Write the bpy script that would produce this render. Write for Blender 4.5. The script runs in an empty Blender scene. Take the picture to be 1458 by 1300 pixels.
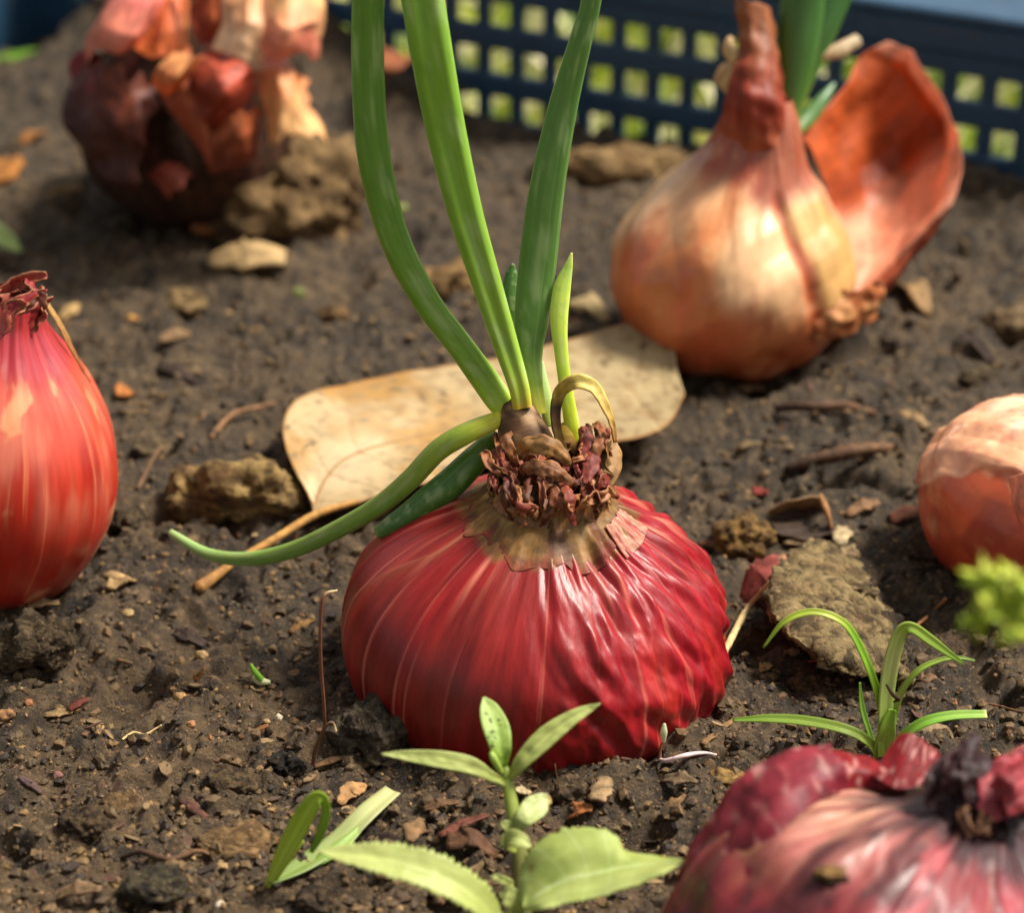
import bpy, math, random
import numpy as np
from mathutils import Vector

rng = np.random.default_rng(7)
random.seed(7)
S = bpy.context.scene
COL = S.collection
CM = 0.01                                   # everything below is worked out in centimetres

# ------------------------------------------------------------------ camera, sky, sun, exposure
PITCH = math.radians(28.0)
CAM = np.array([0.0, -36.1, 23.5])
FPX, CX, CY = 3430.0, 729.0, 650.0
FWD = np.array([0, math.cos(PITCH), -math.sin(PITCH)])
UPV = np.array([0, math.sin(PITCH), math.cos(PITCH)])
RGT = np.array([1.0, 0, 0])
cd = bpy.data.cameras.new('camera')
cam = bpy.data.objects.new('camera', cd)
COL.objects.link(cam)
cam.location = Vector(CAM * CM)
cam.rotation_euler = (math.radians(90) - PITCH, 0, 0)
cd.sensor_fit = 'HORIZONTAL'
cd.sensor_width = 36.0
cd.lens = 36.0 * FPX / 1458.0
cd.clip_start = 0.01
cd.clip_end = 200.0
cd.dof.use_dof = True
cd.dof.focus_distance = 40.9 * CM
cd.dof.aperture_fstop = cd.lens / 5.9
cd.dof.aperture_blades = 7
S.camera = cam

SUN_EL, SUN_AZ = math.radians(56), math.radians(74)      # azimuth from +Y towards +X: high, from the right and a little behind
W = bpy.data.worlds.new('World')
S.world = W
W.use_nodes = True
wn = W.node_tree
wn.nodes.clear()
sky = wn.nodes.new('ShaderNodeTexSky')
sky.sky_type = 'NISHITA'
sky.sun_disc = False
sky.sun_elevation = SUN_EL
sky.sun_rotation = SUN_AZ
sky.air_density = 1.0
sky.dust_density = 3.0
hsv = wn.nodes.new('ShaderNodeHueSaturation')
hsv.inputs['Saturation'].default_value = 0.12
bgn = wn.nodes.new('ShaderNodeBackground')
bgn.inputs['Strength'].default_value = 0.072
wo = wn.nodes.new('ShaderNodeOutputWorld')
wn.links.new(sky.outputs[0], hsv.inputs['Color'])
wn.links.new(hsv.outputs[0], bgn.inputs['Color'])
wn.links.new(bgn.outputs[0], wo.inputs['Surface'])
sd = bpy.data.lights.new('sun', 'SUN')
sd.energy = 4.0
sd.angle = math.radians(15)
sd.color = (1.0, 0.93, 0.82)
so = bpy.data.objects.new('sun', sd)
COL.objects.link(so)
sdir = Vector((math.sin(SUN_AZ) * math.cos(SUN_EL), math.cos(SUN_AZ) * math.cos(SUN_EL), math.sin(SUN_EL)))
so.rotation_euler = sdir.to_track_quat('Z', 'Y').to_euler()
so.location = (0.3, 0.5, 1.2)
S.view_settings.view_transform = 'Standard'
S.view_settings.look = 'None'
S.view_settings.exposure = 0.95
S.view_settings.gamma = 1.0
S.view_settings.use_curve_mapping = False
S.render.engine = 'CYCLES'
S.cycles.max_bounces = 6
S.cycles.use_denoising = True

# ------------------------------------------------------------------ helpers
def s(r, g, b):
    f = lambda c: c / 12.92 if c <= 0.04045 else ((c + 0.055) / 1.055) ** 2.4
    return np.array([f(r / 255.0), f(g / 255.0), f(b / 255.0)])

def P(px, py, d):                            # the point at depth d (cm) seen at a photograph pixel
    return CAM + d * (FWD + (px - CX) / FPX * RGT - (py - CY) / FPX * UPV)

P_ = P

def G(px, py, z=0.0):                        # the point of height z seen at a photograph pixel
    v = FWD + (px - CX) / FPX * RGT - (py - CY) / FPX * UPV
    return CAM + v * ((z - CAM[2]) / v[2])

def depth(p):
    return float(np.dot(np.asarray(p) - CAM, FWD))

def pix(V):
    d = (V - CAM) @ FWD
    return CX + FPX * ((V - CAM) @ RGT) / d, CY - FPX * ((V - CAM) @ UPV) / d

def PL(pts):
    return np.array([P(*p) for p in pts])

def sm(a, b, x):
    t = np.clip((np.asarray(x, float) - a) / (b - a), 0, 1)
    return t * t * (3 - 2 * t)

def lerp(a, b, t):
    t = np.asarray(t)[..., None]
    return np.asarray(a) * (1 - t) + np.asarray(b) * t

def _h(i, j, k, seed):
    n = (i.astype(np.uint32) * np.uint32(374761393) + j.astype(np.uint32) * np.uint32(668265263)
         + k.astype(np.uint32) * np.uint32(2147483647) + np.uint32(seed * 974711 & 0xffffffff))
    n = (n ^ (n >> np.uint32(13))) * np.uint32(1274126177)
    n = n ^ (n >> np.uint32(16))
    return n

def noise3(p, seed=0):                       # gradient noise, about -1..1
    p = np.asarray(p, float)
    f = np.floor(p)
    i = f.astype(np.int64)
    t = p - f
    w = t * t * t * (t * (t * 6 - 15) + 10)
    out = 0
    for dx in (0, 1):
        for dy in (0, 1):
            for dz in (0, 1):
                h = _h(i[..., 0] + dx, i[..., 1] + dy, i[..., 2] + dz, seed)
                gx = ((h & 255) / 127.5 - 1)
                gy = (((h >> np.uint32(8)) & 255) / 127.5 - 1)
                gz = (((h >> np.uint32(16)) & 255) / 127.5 - 1)
                d = gx * (t[..., 0] - dx) + gy * (t[..., 1] - dy) + gz * (t[..., 2] - dz)
                wt = (w[..., 0] if dx else 1 - w[..., 0]) * (w[..., 1] if dy else 1 - w[..., 1]) * (w[..., 2] if dz else 1 - w[..., 2])
                out = out + wt * d
    return out * 1.25

def fbm(p, oct=4, seed=0, gain=0.5, lac=2.03):
    a, o = 1.0, 0
    p = np.asarray(p, float)
    for k in range(oct):
        o = o + a * noise3(p, seed + k * 17)
        p = p * lac + 11.3
        a *= gain
    return o

def ridged(p, oct=3, seed=0):
    a, o = 1.0, 0
    p = np.asarray(p, float)
    for k in range(oct):
        o = o + a * (1 - np.abs(noise3(p, seed + k * 13)) * 1.9)
        p = p * 2.1 + 5.7
        a *= 0.5
    return o

def creases(p, n=7, seed=0, f=1.0, warp=0.12):             # straight-edged crumples, as in stiff paper
    r = np.random.default_rng(seed + 500)
    p = np.asarray(p, float) * f
    o = 0
    for k in range(n):
        d = r.normal(size=3)
        d /= np.linalg.norm(d)
        q = p @ d * r.uniform(.45, 1.5) + r.uniform(0, 9) + warp * noise3(p * .8, seed + k)
        o = o + (np.abs(q - np.floor(q) - .5) - .25) * r.uniform(.5, 1.0)
    return o * 4 / n ** .5

def st3(*a):
    return np.stack(np.broadcast_arrays(*a), -1)

def crom(pts, n):                            # Catmull-Rom resampling along axis 0
    pts = np.asarray(pts, float)
    m = len(pts)
    if m == 2:
        t = np.linspace(0, 1, n).reshape((-1,) + (1,) * (pts.ndim - 1))
        return pts[0] * (1 - t) + pts[1] * t
    e = np.concatenate([[2 * pts[0] - pts[1]], pts, [2 * pts[-1] - pts[-2]]])
    x = np.linspace(0, m - 1, n)
    i = np.minimum(x.astype(int), m - 2)
    t = (x - i).reshape((-1,) + (1,) * (pts.ndim - 1))
    a, b, c, d = e[i], e[i + 1], e[i + 2], e[i + 3]
    return 0.5 * (2 * b + (c - a) * t + (2 * a - 5 * b + 4 * c - d) * t ** 2 + (3 * b - a - 3 * c + d) * t ** 3)

def unit(v):
    v = np.asarray(v, float)
    return v / (np.linalg.norm(v, axis=-1, keepdims=True) + 1e-12)

def gridF(nu, nv):                           # quads of an nu x nv grid, index i*nv + j
    a = (np.arange(nu - 1)[:, None] * nv + np.arange(nv - 1)[None]).ravel()
    return np.stack([a, a + nv, a + nv + 1, a + 1], -1)

def gridN(V):                                # normals of a grid nu x nv x 3
    return unit(np.cross(np.gradient(V, axis=0), np.gradient(V, axis=1)))

def mk(name, V, F, col, mat, parent=None, base=None, uv=None, smooth=True, solid=0.0):
    """One mesh object. V in world cm; with a parent, V is stored relative to the parent's place."""
    V = np.asarray(V, float).reshape(-1, 3)
    if base is None:
        base = np.array(parent.location) / CM if parent is not None else np.zeros(3)
        if parent is not None and parent.parent is not None:
            base = base + np.array(parent.parent.location) / CM
    L = ((V - base) * CM).astype(np.float32)
    me = bpy.data.meshes.new(name)
    F = np.asarray(F)
    k = F.shape[1]
    me.vertices.add(len(L))
    me.vertices.foreach_set('co', L.ravel())
    me.loops.add(F.size)
    me.loops.foreach_set('vertex_index', F.ravel().astype(np.int32))
    me.polygons.add(len(F))
    me.polygons.foreach_set('loop_start', np.arange(0, F.size, k, dtype=np.int32))
    me.update(calc_edges=True)
    me.polygons.foreach_set('use_smooth', np.full(len(F), smooth))
    c = np.ones((len(L), 4), np.float32)
    c[:, :3] = np.clip(np.broadcast_to(np.asarray(col, float).reshape(-1, 3), (len(L), 3)), 0.002, 0.95)
    ca = me.color_attributes.new('Col', 'FLOAT_COLOR', 'POINT')
    ca.data.foreach_set('color', c.ravel())
    if uv is not None:
        ul = me.uv_layers.new(name='UVMap')
        ul.data.foreach_set('uv', np.asarray(uv, np.float32).reshape(-1, 2)[F.ravel()].ravel())
    me.materials.append(mat)
    me.validate()
    o = bpy.data.objects.new(name, me)
    COL.objects.link(o)
    if parent is not None:
        o.parent = parent
    else:
        o.location = Vector(base * CM)
    if solid:
        md = o.modifiers.new('thickness', 'SOLIDIFY')
        md.thickness = solid * CM
        md.offset = 0
    return o

GROUPS = {'onion': 'onions set in the soil bed', 'clod': 'clods of earth on the soil bed', 'wood chip': 'wood chips scattered over the soil', 'bark': 'bark bits scattered over the soil',
          'pebble': 'pebbles and crumbs dotted over the soil', 'twig': 'dry twigs lying on the soil', 'root': 'thin rootlets on the soil', 'leaf': 'dead leaves and fragments on the soil', 'seedling': 'seedlings growing in the bed'}
def tag(o, label=None, cat=None, group=None, kind=None):
    group = group or GROUPS.get(cat)
    if label: o['label'] = label
    if cat: o['category'] = cat
    if group: o['group'] = group
    if kind: o['kind'] = kind
    return o

def thing(name, label, cat, at, group=None):
    e = bpy.data.objects.new(name, None)
    e.empty_display_size = 0.01
    e.location = Vector(np.asarray(at) * CM)
    COL.objects.link(e)
    return tag(e, label, cat, group)

# ------------------------------------------------------------------ materials
def material(name, rough=0.5, spec=0.4, coat=0.0, var=(3.0, 0.7, 1.25), stretch=(1, 1, 1), coord='Object',
             bump=0.2, bscale=20.0, bstretch=(1, 1, 1), bdist=0.03, transl=0.0, vein=None, speck=None, rvar=0.0, sss=0.0):
    m = bpy.data.materials.new(name)
    m.use_nodes = True
    t = m.node_tree
    t.nodes.clear()
    N, Lk = t.nodes.new, t.links.new
    out = N('ShaderNodeOutputMaterial')
    bs = N('ShaderNodeBsdfPrincipled')
    at = N('ShaderNodeAttribute'); at.attribute_name = 'Col'
    tc = N('ShaderNodeTexCoord')
    def mapped(sc):
        mp = N('ShaderNodeMapping')
        k = 100.0 if coord == 'Object' else 1.0
        mp.inputs['Scale'].default_value = (sc[0] * k, sc[1] * k, sc[2] * k)
        Lk(tc.outputs[coord], mp.inputs['Vector'])
        return mp.outputs['Vector']
    def noise(vec, scale, detail=6.0, rg=0.6):
        n = N('ShaderNodeTexNoise')
        n.inputs['Scale'].default_value = scale
        n.inputs['Detail'].default_value = detail
        n.inputs['Roughness'].default_value = rg
        Lk(vec, n.inputs['Vector'])
        return n.outputs['Fac']
    def rmap(v, a, b, c, d):
        r = N('ShaderNodeMapRange')
        r.inputs[1].default_value, r.inputs[2].default_value, r.inputs[3].default_value, r.inputs[4].default_value = a, b, c, d
        Lk(v, r.inputs[0])
        return r.outputs[0]
    vec = mapped(stretch)
    n1 = noise(vec, var[0])
    mul = N('ShaderNodeVectorMath'); mul.operation = 'SCALE'
    Lk(at.outputs['Color'], mul.inputs[0])
    Lk(rmap(n1, 0.3, 0.7, var[1], var[2]), mul.inputs['Scale'])
    colr = mul.outputs[0]
    def mixin(c0, c1, fac):
        mx = N('ShaderNodeMix'); mx.data_type = 'RGBA'
        Lk(fac, mx.inputs[0]); Lk(c0, mx.inputs[6])
        mx.inputs[7].default_value = (*c1, 1)
        return mx.outputs[2]
    if vein:                                  # (colour, stretch, lo, hi, amount)
        nv = noise(mapped(vein[1]), 1.0, 3.0, 0.5)
        colr = mixin(colr, vein[0], rmap(nv, vein[2], vein[3], 0.0, vein[4]))
    if speck:                                 # list of (colour, scale, lo, hi, amount)
        for sp in speck:
            ns = noise(mapped((1, 1, 1)), sp[1], 2.0, 0.5)
            colr = mixin(colr, sp[0], rmap(ns, sp[2], sp[3], 0.0, sp[4]))
    Lk(colr, bs.inputs['Base Color'])
    bs.inputs['Roughness'].default_value = rough
    if rvar:
        Lk(rmap(n1, 0.3, 0.7, rough - rvar, rough + rvar), bs.inputs['Roughness'])
    bs.inputs['Specular IOR Level'].default_value = spec
    bs.inputs['Coat Weight'].default_value = coat
    bs.inputs['Coat Roughness'].default_value = 0.25
    if sss:
        bs.inputs['Subsurface Weight'].default_value = sss
        bs.inputs['Subsurface Scale'].default_value = 0.002
        bs.inputs['Subsurface Radius'].default_value = (1.0, 0.5, 0.3)
    if bump:
        nb = noise(mapped(bstretch), bscale, 10.0, 0.72 if bump >= 0.9 else 0.65)
        bp = N('ShaderNodeBump')
        bp.inputs['Strength'].default_value = bump
        bp.inputs['Distance'].default_value = bdist * CM
        Lk(nb, bp.inputs['Height'])
        Lk(bp.outputs[0], bs.inputs['Normal'])
    sh = bs.outputs[0]
    if transl:
        tr = N('ShaderNodeBsdfTranslucent')
        Lk(colr, tr.inputs['Color'])
        ms = N('ShaderNodeMixShader'); ms.inputs[0].default_value = transl
        Lk(sh, ms.inputs[1]); Lk(tr.outputs[0], ms.inputs[2])
        sh = ms.outputs[0]
    Lk(sh, out.inputs['Surface'])
    return m

M_SOIL = material('moist_soil', 0.62, 0.35, var=(2.6, 0.5, 1.4), bump=1.0, bscale=7, bdist=0.16, rvar=0.2,
                  speck=[(s(128, 103, 70), 7.0, 0.60, 0.70, 0.6), (s(38, 30, 24), 4.0, 0.58, 0.72, 0.7), (s(150, 120, 82), 20.0, 0.62, 0.70, 0.6), (s(24, 20, 17), 13.0, 0.62, 0.72, 0.7)])
M_CLOD = material('dry_clod', 0.85, 0.2, var=(4.0, 0.5, 1.4), bump=1.0, bscale=9, bdist=0.12,
                  speck=[(s(60, 48, 36), 6.0, 0.56, 0.7, 0.7), (s(165, 135, 85), 16.0, 0.63, 0.72, 0.5)])
M_GRAIN = material('soil_grain', 0.7, 0.3, var=(9.0, 0.6, 1.4), bump=0.5, bscale=40, bdist=0.02)
M_CHIP = material('wood_chip', 0.75, 0.25, var=(6.0, 0.55, 1.35), bump=0.6, bscale=18, bdist=0.03)
M_COLLAR = material('papery_collar', 0.55, 0.3, coord='UV', stretch=(60, 3, 1), var=(1.0, 0.55, 1.4), transl=0.1,
                    bump=0.5, bscale=1.0, bstretch=(120, 14, 1), bdist=0.03)
M_REDSKIN = material('red_onion_skin', 0.39, 0.36, coat=0.05, coord='UV', stretch=(80, 5, 1), var=(1.0, 0.58, 1.42), rvar=0.08,
                     bump=0.3, bscale=1.0, bstretch=(240, 40, 1), bdist=0.025,
                     vein=(s(214, 120, 100), (95, 1.1, 1), 0.60, 0.72, 0.42))
M_SHALLOT = material('shallot_skin', 0.36, 0.5, coat=0.5, coord='UV', stretch=(60, 3, 1), var=(1.0, 0.78, 1.22), rvar=0.08,
                     bump=0.12, bscale=1.0, bstretch=(220, 14, 1), bdist=0.02,
                     vein=(s(232, 150, 100), (80, 2.2, 1), 0.60, 0.74, 0.5))
M_COPPER = material('copper_onion_skin', 0.36, 0.5, coat=0.15, coord='UV', stretch=(20, 5, 1), var=(1.0, 0.75, 1.25), rvar=0.08,
                    bump=0.25, bscale=1.0, bstretch=(60, 30, 1), bdist=0.03, vein=(s(240, 196, 140), (12, 9, 1), 0.56, 0.74, 0.4))
M_PURPLE = material('purple_onion_skin', 0.47, 0.42, coat=0.05, coord='UV', stretch=(50, 5, 1), var=(1.0, 0.6, 1.4), rvar=0.1,
                    bump=0.3, bscale=1.0, bstretch=(160, 14, 1), bdist=0.03, vein=(s(210, 150, 130), (60, 3.0, 1), 0.60, 0.76, 0.35))
M_PAPER = material('papery_scale', 0.5, 0.35, coord='UV', stretch=(3, 14, 1), var=(1.0, 0.6, 1.35), transl=0.25,
                   bump=0.35, bscale=1.0, bstretch=(8, 60, 1), bdist=0.03)
M_FLAP = material('peeled_skin', 0.5, 0.32, coord='UV', stretch=(8, 3, 1), var=(1.0, 0.6, 1.4), transl=0.35,
                  bump=0.25, bscale=1.0, bstretch=(30, 8, 1), bdist=0.03)
M_ONIONLEAF = material('onion_leaf', 0.42, 0.45, coord='UV', stretch=(14, 1.2, 1), var=(1.0, 0.86, 1.14), transl=0.0,
                       bump=0.15, bscale=1.0, bstretch=(50, 3, 1), bdist=0.02, sss=0.15,
                       vein=(s(150, 185, 110), (26, 0.5, 1), 0.57, 0.68, 0.28))
M_LEAF = material('seedling_leaf', 0.5, 0.4, coord='UV', stretch=(6, 6, 1), var=(1.0, 0.85, 1.15), transl=0.28,
                  bump=0.25, bscale=1.0, bstretch=(26, 26, 1), bdist=0.02)
M_GRASS = material('grass_blade', 0.45, 0.4, coord='UV', stretch=(10, 1.0, 1), var=(1.0, 0.85, 1.15), transl=0.25,
                   bump=0.2, bscale=1.0, bstretch=(24, 1.5, 1), bdist=0.015)
M_DRYLEAF = material('dry_leaf', 0.6, 0.3, coord='UV', stretch=(5, 3, 1), var=(1.0, 0.8, 1.18), transl=0.1,
                     bump=0.3, bscale=1.0, bstretch=(22, 16, 1), bdist=0.04)
M_ROOT = material('rootlet', 0.6, 0.3, var=(6.0, 0.75, 1.25), bump=0.3, bscale=20, bdist=0.02)
M_CRATE = material('blue_plastic', 0.42, 0.45, var=(1.2, 0.8, 1.15), bump=0.1, bscale=14, bdist=0.03,
                   speck=[(s(90, 80, 66), 2.0, 0.6, 0.75, 0.35)])
M_LAWN = material('lawn_ground', 0.9, 0.1, var=(0.25, 0.6, 1.4), bump=0.5, bscale=2, bdist=0.3)
M_BLADE = material('lawn_blade', 0.5, 0.3, var=(0.3, 0.7, 1.3), bump=0.0, transl=0.3)

# ------------------------------------------------------------------ the crate's frame of reference
YAW = math.radians(27.0)
cu = np.array([math.cos(YAW), -math.sin(YAW), 0])          # along the back wall, to the right and nearer
cv = np.array([-math.sin(YAW), -math.cos(YAW), 0])         # from the back wall towards the viewer
W0 = G(900, 195)                                           # a point at the foot of the back wall, on its inner face
def wall_at(px):                                           # place along the back wall seen at a pixel column
    k = (px - CX) / FPX
    # (W0 + a*cu - CAM): x = k * depth
    A = cu[0] - k * np.dot(cu, FWD)
    B = k * np.dot(W0 - CAM, FWD) - (W0 - CAM)[0]
    return B / A
A_LEFT = wall_at(62)
A_RIGHT = A_LEFT + 62.0
SIDE = 66.0
HEAP = (wall_at(85), wall_at(590), wall_at(960), wall_at(1180))                        # soil is heaped against this stretch of the wall

# ------------------------------------------------------------------ soil
onion_xy = {}
MAIN_C = P(762, 900, 42.5)
SHAL_C = P(-12, 662, 44.6)
COPP_C = P(1040, 388, 54.0)
FAR_C = P(275, 150, 60.5)
PEACH_C = P(1485, 722, 45.6)
PURP_C = P(1262, 1400, 34.6)

def space(lo, hi, f):
    out = [lo]
    while out[-1] < hi:
        out.append(out[-1] + f(out[-1]))
    return np.array(out)
gx = space(-34, 34, lambda x: 0.055 + 0.011 * max(0, abs(x + 0.05) - 8.5) if abs(x) < 40 else 1)
gy = space(-26, 44, lambda y: 0.05 + (0.02 * (-9 - y) if y < -9 else 0) + (0.0035 * (y - 2) if y > 2 else 0))
X, Y = np.meshgrid(gx, gy, indexing='ij')

def worley(x, y, seed):
    ix, iy = np.floor(x).astype(np.int64), np.floor(y).astype(np.int64)
    d1 = np.full(x.shape, 9.0)
    d2 = np.full(x.shape, 9.0)
    for dx in (-1, 0, 1):
        for dy in (-1, 0, 1):
            h = _h(ix + dx, iy + dy, ix * 0, seed)
            qx = ix + dx + (h & 1023) / 1023.0
            qy = iy + dy + ((h >> np.uint32(10)) & 1023) / 1023.0
            d = np.hypot(x - qx, y - qy)
            d2 = np.minimum(d2, np.maximum(d1, d))
            d1 = np.minimum(d1, d)
    return d1, d2

def soil_height(x, y):
    p = st3(x, y, 0 * x)
    z = 0.34 * noise3(p / 6.5, 3) + 0.30 * noise3(p / 2.6, 4) + 0.27 * fbm(p / 1.0, 3, 5)
    wx = x + 0.35 * noise3(p / 0.8, 8)
    wy = y + 0.35 * noise3(p / 0.8, 9)
    near = 1 - sm(8, 30, y)
    d1, d2 = worley(wx / 0.62, wy / 0.62, 1)
    rough = sm(-0.12, 0.32, noise3(p / 3.1, 21))
    z = z + (0.14 + 0.34 * rough) * (0.55 - d1)                                   # crumbs
    e1, e2 = worley(wx / 0.24, wy / 0.24, 2)
    z = z + (0.10 + 0.12 * rough) * (0.5 - e1)
    z = z + 0.075 * fbm(p / 0.22, 3, 31, 0.65) + 0.09 * noise3(p / 0.42, 33)
    z = z - 0.45 * sm(0.22, 0.55, noise3(p / 1.5, 41))                             # little pits
    wd = (x - W0[0]) * cv[0] + (y - W0[1]) * cv[1]
    wl = (x - W0[0]) * cu[0] + (y - W0[1]) * cu[1]
    z = z + 2.3 * np.exp(-(np.maximum(wd, 0) / 3.2) ** 2) * sm(HEAP[0], HEAP[0] + 3, wl) * (1 - sm(HEAP[1] - 4, HEAP[1] + 3, wl))
    z = z + 1.05 * np.exp(-(np.maximum(wd, 0) / 3.0) ** 2) * sm(HEAP[2], HEAP[3], wl)
    for c, r, up in ((MAIN_C, 3.6, 0.12), (SHAL_C, 2.6, 0.1), (COPP_C, 2.9, 0.15), (FAR_C, 3.2, 0.2), (PEACH_C, 2.4, 0.1), (PURP_C, 3.3, -0.1)):
        d = np.hypot(x - c[0], y - c[1])
        z = z + up * np.exp(-((d - r) / 0.9) ** 2)
    return z
Z = soil_height(X, Y)

def Hs(x, y):
    i = int(np.clip(np.searchsorted(gx, x) - 1, 0, len(gx) - 2))
    j = int(np.clip(np.searchsorted(gy, y) - 1, 0, len(gy) - 2))
    a = (x - gx[i]) / (gx[i + 1] - gx[i])
    b = (y - gy[j]) / (gy[j + 1] - gy[j])
    return float((Z[i, j] * (1 - a) + Z[i + 1, j] * a) * (1 - b) + (Z[i, j + 1] * (1 - a) + Z[i + 1, j + 1] * a) * b)

def GS(px, py, up=0.0):                                   # on the soil surface under a pixel
    q = G(px, py, 0.0)
    for _ in range(3):
        q = G(px, py, Hs(q[0], q[1]))
    return q + np.array([0, 0, up])

V = st3(X, Y, Z)
F = gridF(len(gx), len(gy))
wa = (V - W0) @ cu
wb = (V - W0) @ cv
inside = ((wb > 0.15) & (wa > A_LEFT + 0.15) & (wa < A_RIGHT - 0.15)).ravel()
F = F[inside[F].all(1)]
used = np.unique(F)
remap = -np.ones(V.size // 3, int)
remap[used] = np.arange(len(used))
pp = V.reshape(-1, 3)[used]
n1 = fbm(pp * [1, 1, 0] / 4.0, 3, 51)
n2 = fbm(pp * [1, 1, 0] / 0.7, 3, 52)
n3 = fbm(pp * [1, 1, 0] / 0.33, 3, 53)
c0 = lerp(s(74, 62, 47), s(104, 82, 54), sm(-0.35, 0.4, n1))
front = 1 - sm(-3, 6, pp[:, 1])
c0 = lerp(c0, s(112, 84, 50), front * 0.6 * sm(-0.3, 0.5, n1 + 0.2))
c0 = lerp(c0, s(46, 36, 27), 0.8 * sm(-0.05, 0.5, n2))
c0 = lerp(c0, s(132, 104, 66), 0.55 * sm(0.1, 0.55, n3))
mk('soil', pp, remap[F], lerp(c0, c0.mean(1, keepdims=True) * [1.14, 1.0, .76], .4) * [.78, .73, .66], M_SOIL, base=np.zeros(3))
tag(bpy.data.objects['soil'], kind='structure')

# ------------------------------------------------------------------ ground outside the crate
def lawn():
    zz = -9.0
    r = np.concatenate([np.linspace(0, 260, 70), np.linspace(300, 4000, 16)])
    th = np.linspace(0, 2 * math.pi, 121)
    R, T = np.meshgrid(r, th, indexing='ij')
    V = st3(R * np.cos(T), 30 + R * np.sin(T), zz + 0.6 * noise3(st3(R * np.cos(T), R * np.sin(T), 0 * R) / 12, 61))
    n = fbm(V.reshape(-1, 3) / 14, 3, 62)
    c = lerp(s(120, 140, 40), s(190, 175, 120), sm(-0.1, 0.35, n))
    tag(mk('lawn', V, gridF(len(r), len(th)), c, M_LAWN, base=np.zeros(3)), kind='structure')
    N = 9000
    a = rng.uniform(A_LEFT - 25, A_RIGHT + 30, N)
    b = -rng.uniform(3, 95, N)
    q = W0 + a[:, None] * cu + b[:, None] * cv
    hgt = rng.uniform(2.0, 6.5, N)
    q[:, 2] = zz
    ang = rng.uniform(0, 6.28, N)
    side = np.stack([np.cos(ang), np.sin(ang), 0 * ang], -1) * rng.uniform(0.15, 0.4, N)[:, None]
    lean = np.stack([rng.normal(0, .45, N), rng.normal(0, .45, N), np.ones(N)], -1)
    pts = np.stack([q - side, q + side, q + lean * (hgt * .6)[:, None] + side * .8, q + lean * (hgt * .6)[:, None] - side * .8,
                    q + lean * hgt[:, None] * [1.5, 1.5, 1]], 1).reshape(-1, 3)
    k = np.arange(N)[:, None] * 5
    Q = np.concatenate([k + [0, 1, 2, 3], k + [3, 2, 4, 4]])[:, :4]
    tri = np.concatenate([k + [0, 1, 2], k + [0, 2, 3], k + [3, 2, 4]])
    mixn = rng.random(N)
    c = lerp(s(70, 105, 26), s(190, 200, 80), mixn ** 1.4)
    dry = rng.random(N) < 0.28
    c[dry] = s(225, 215, 175)
    tag(mk('grass', pts, tri, np.repeat(c, 5, 0), M_BLADE, base=np.zeros(3), smooth=False), kind='stuff')
lawn()

# ------------------------------------------------------------------ the crate
def box(p0, ax, ay, az, bev=0.08):
    """A bevelled box: corner p0 and three edge vectors."""
    p0, ax, ay, az = (np.asarray(v, float) for v in (p0, ax, ay, az))
    L = [np.linalg.norm(v) for v in (ax, ay, az)]
    b = min(bev, 0.3 * min(L))
    vs = []
    for i in (0, 1):
        for j in (0, 1):
            for k in (0, 1):
                c = p0 + i * ax + j * ay + k * az
                ii = [(1 - 2 * q) * b / l * v for q, l, v in zip((i, j, k), L, (ax, ay, az))]
                vs += [c + ii[1] + ii[2], c + ii[0] + ii[2], c + ii[0] + ii[1]]
    import mathutils
    import bmesh
    bm = bmesh.new()
    bv = [bm.verts.new(v) for v in vs]
    bmesh.ops.convex_hull(bm, input=bv)
    bm.verts.index_update()
    V = np.array([v.co[:] for v in bm.verts])
    F = np.array([[v.index for v in f.verts] for f in bm.faces])
    bm.free()
    return V, F

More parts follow.
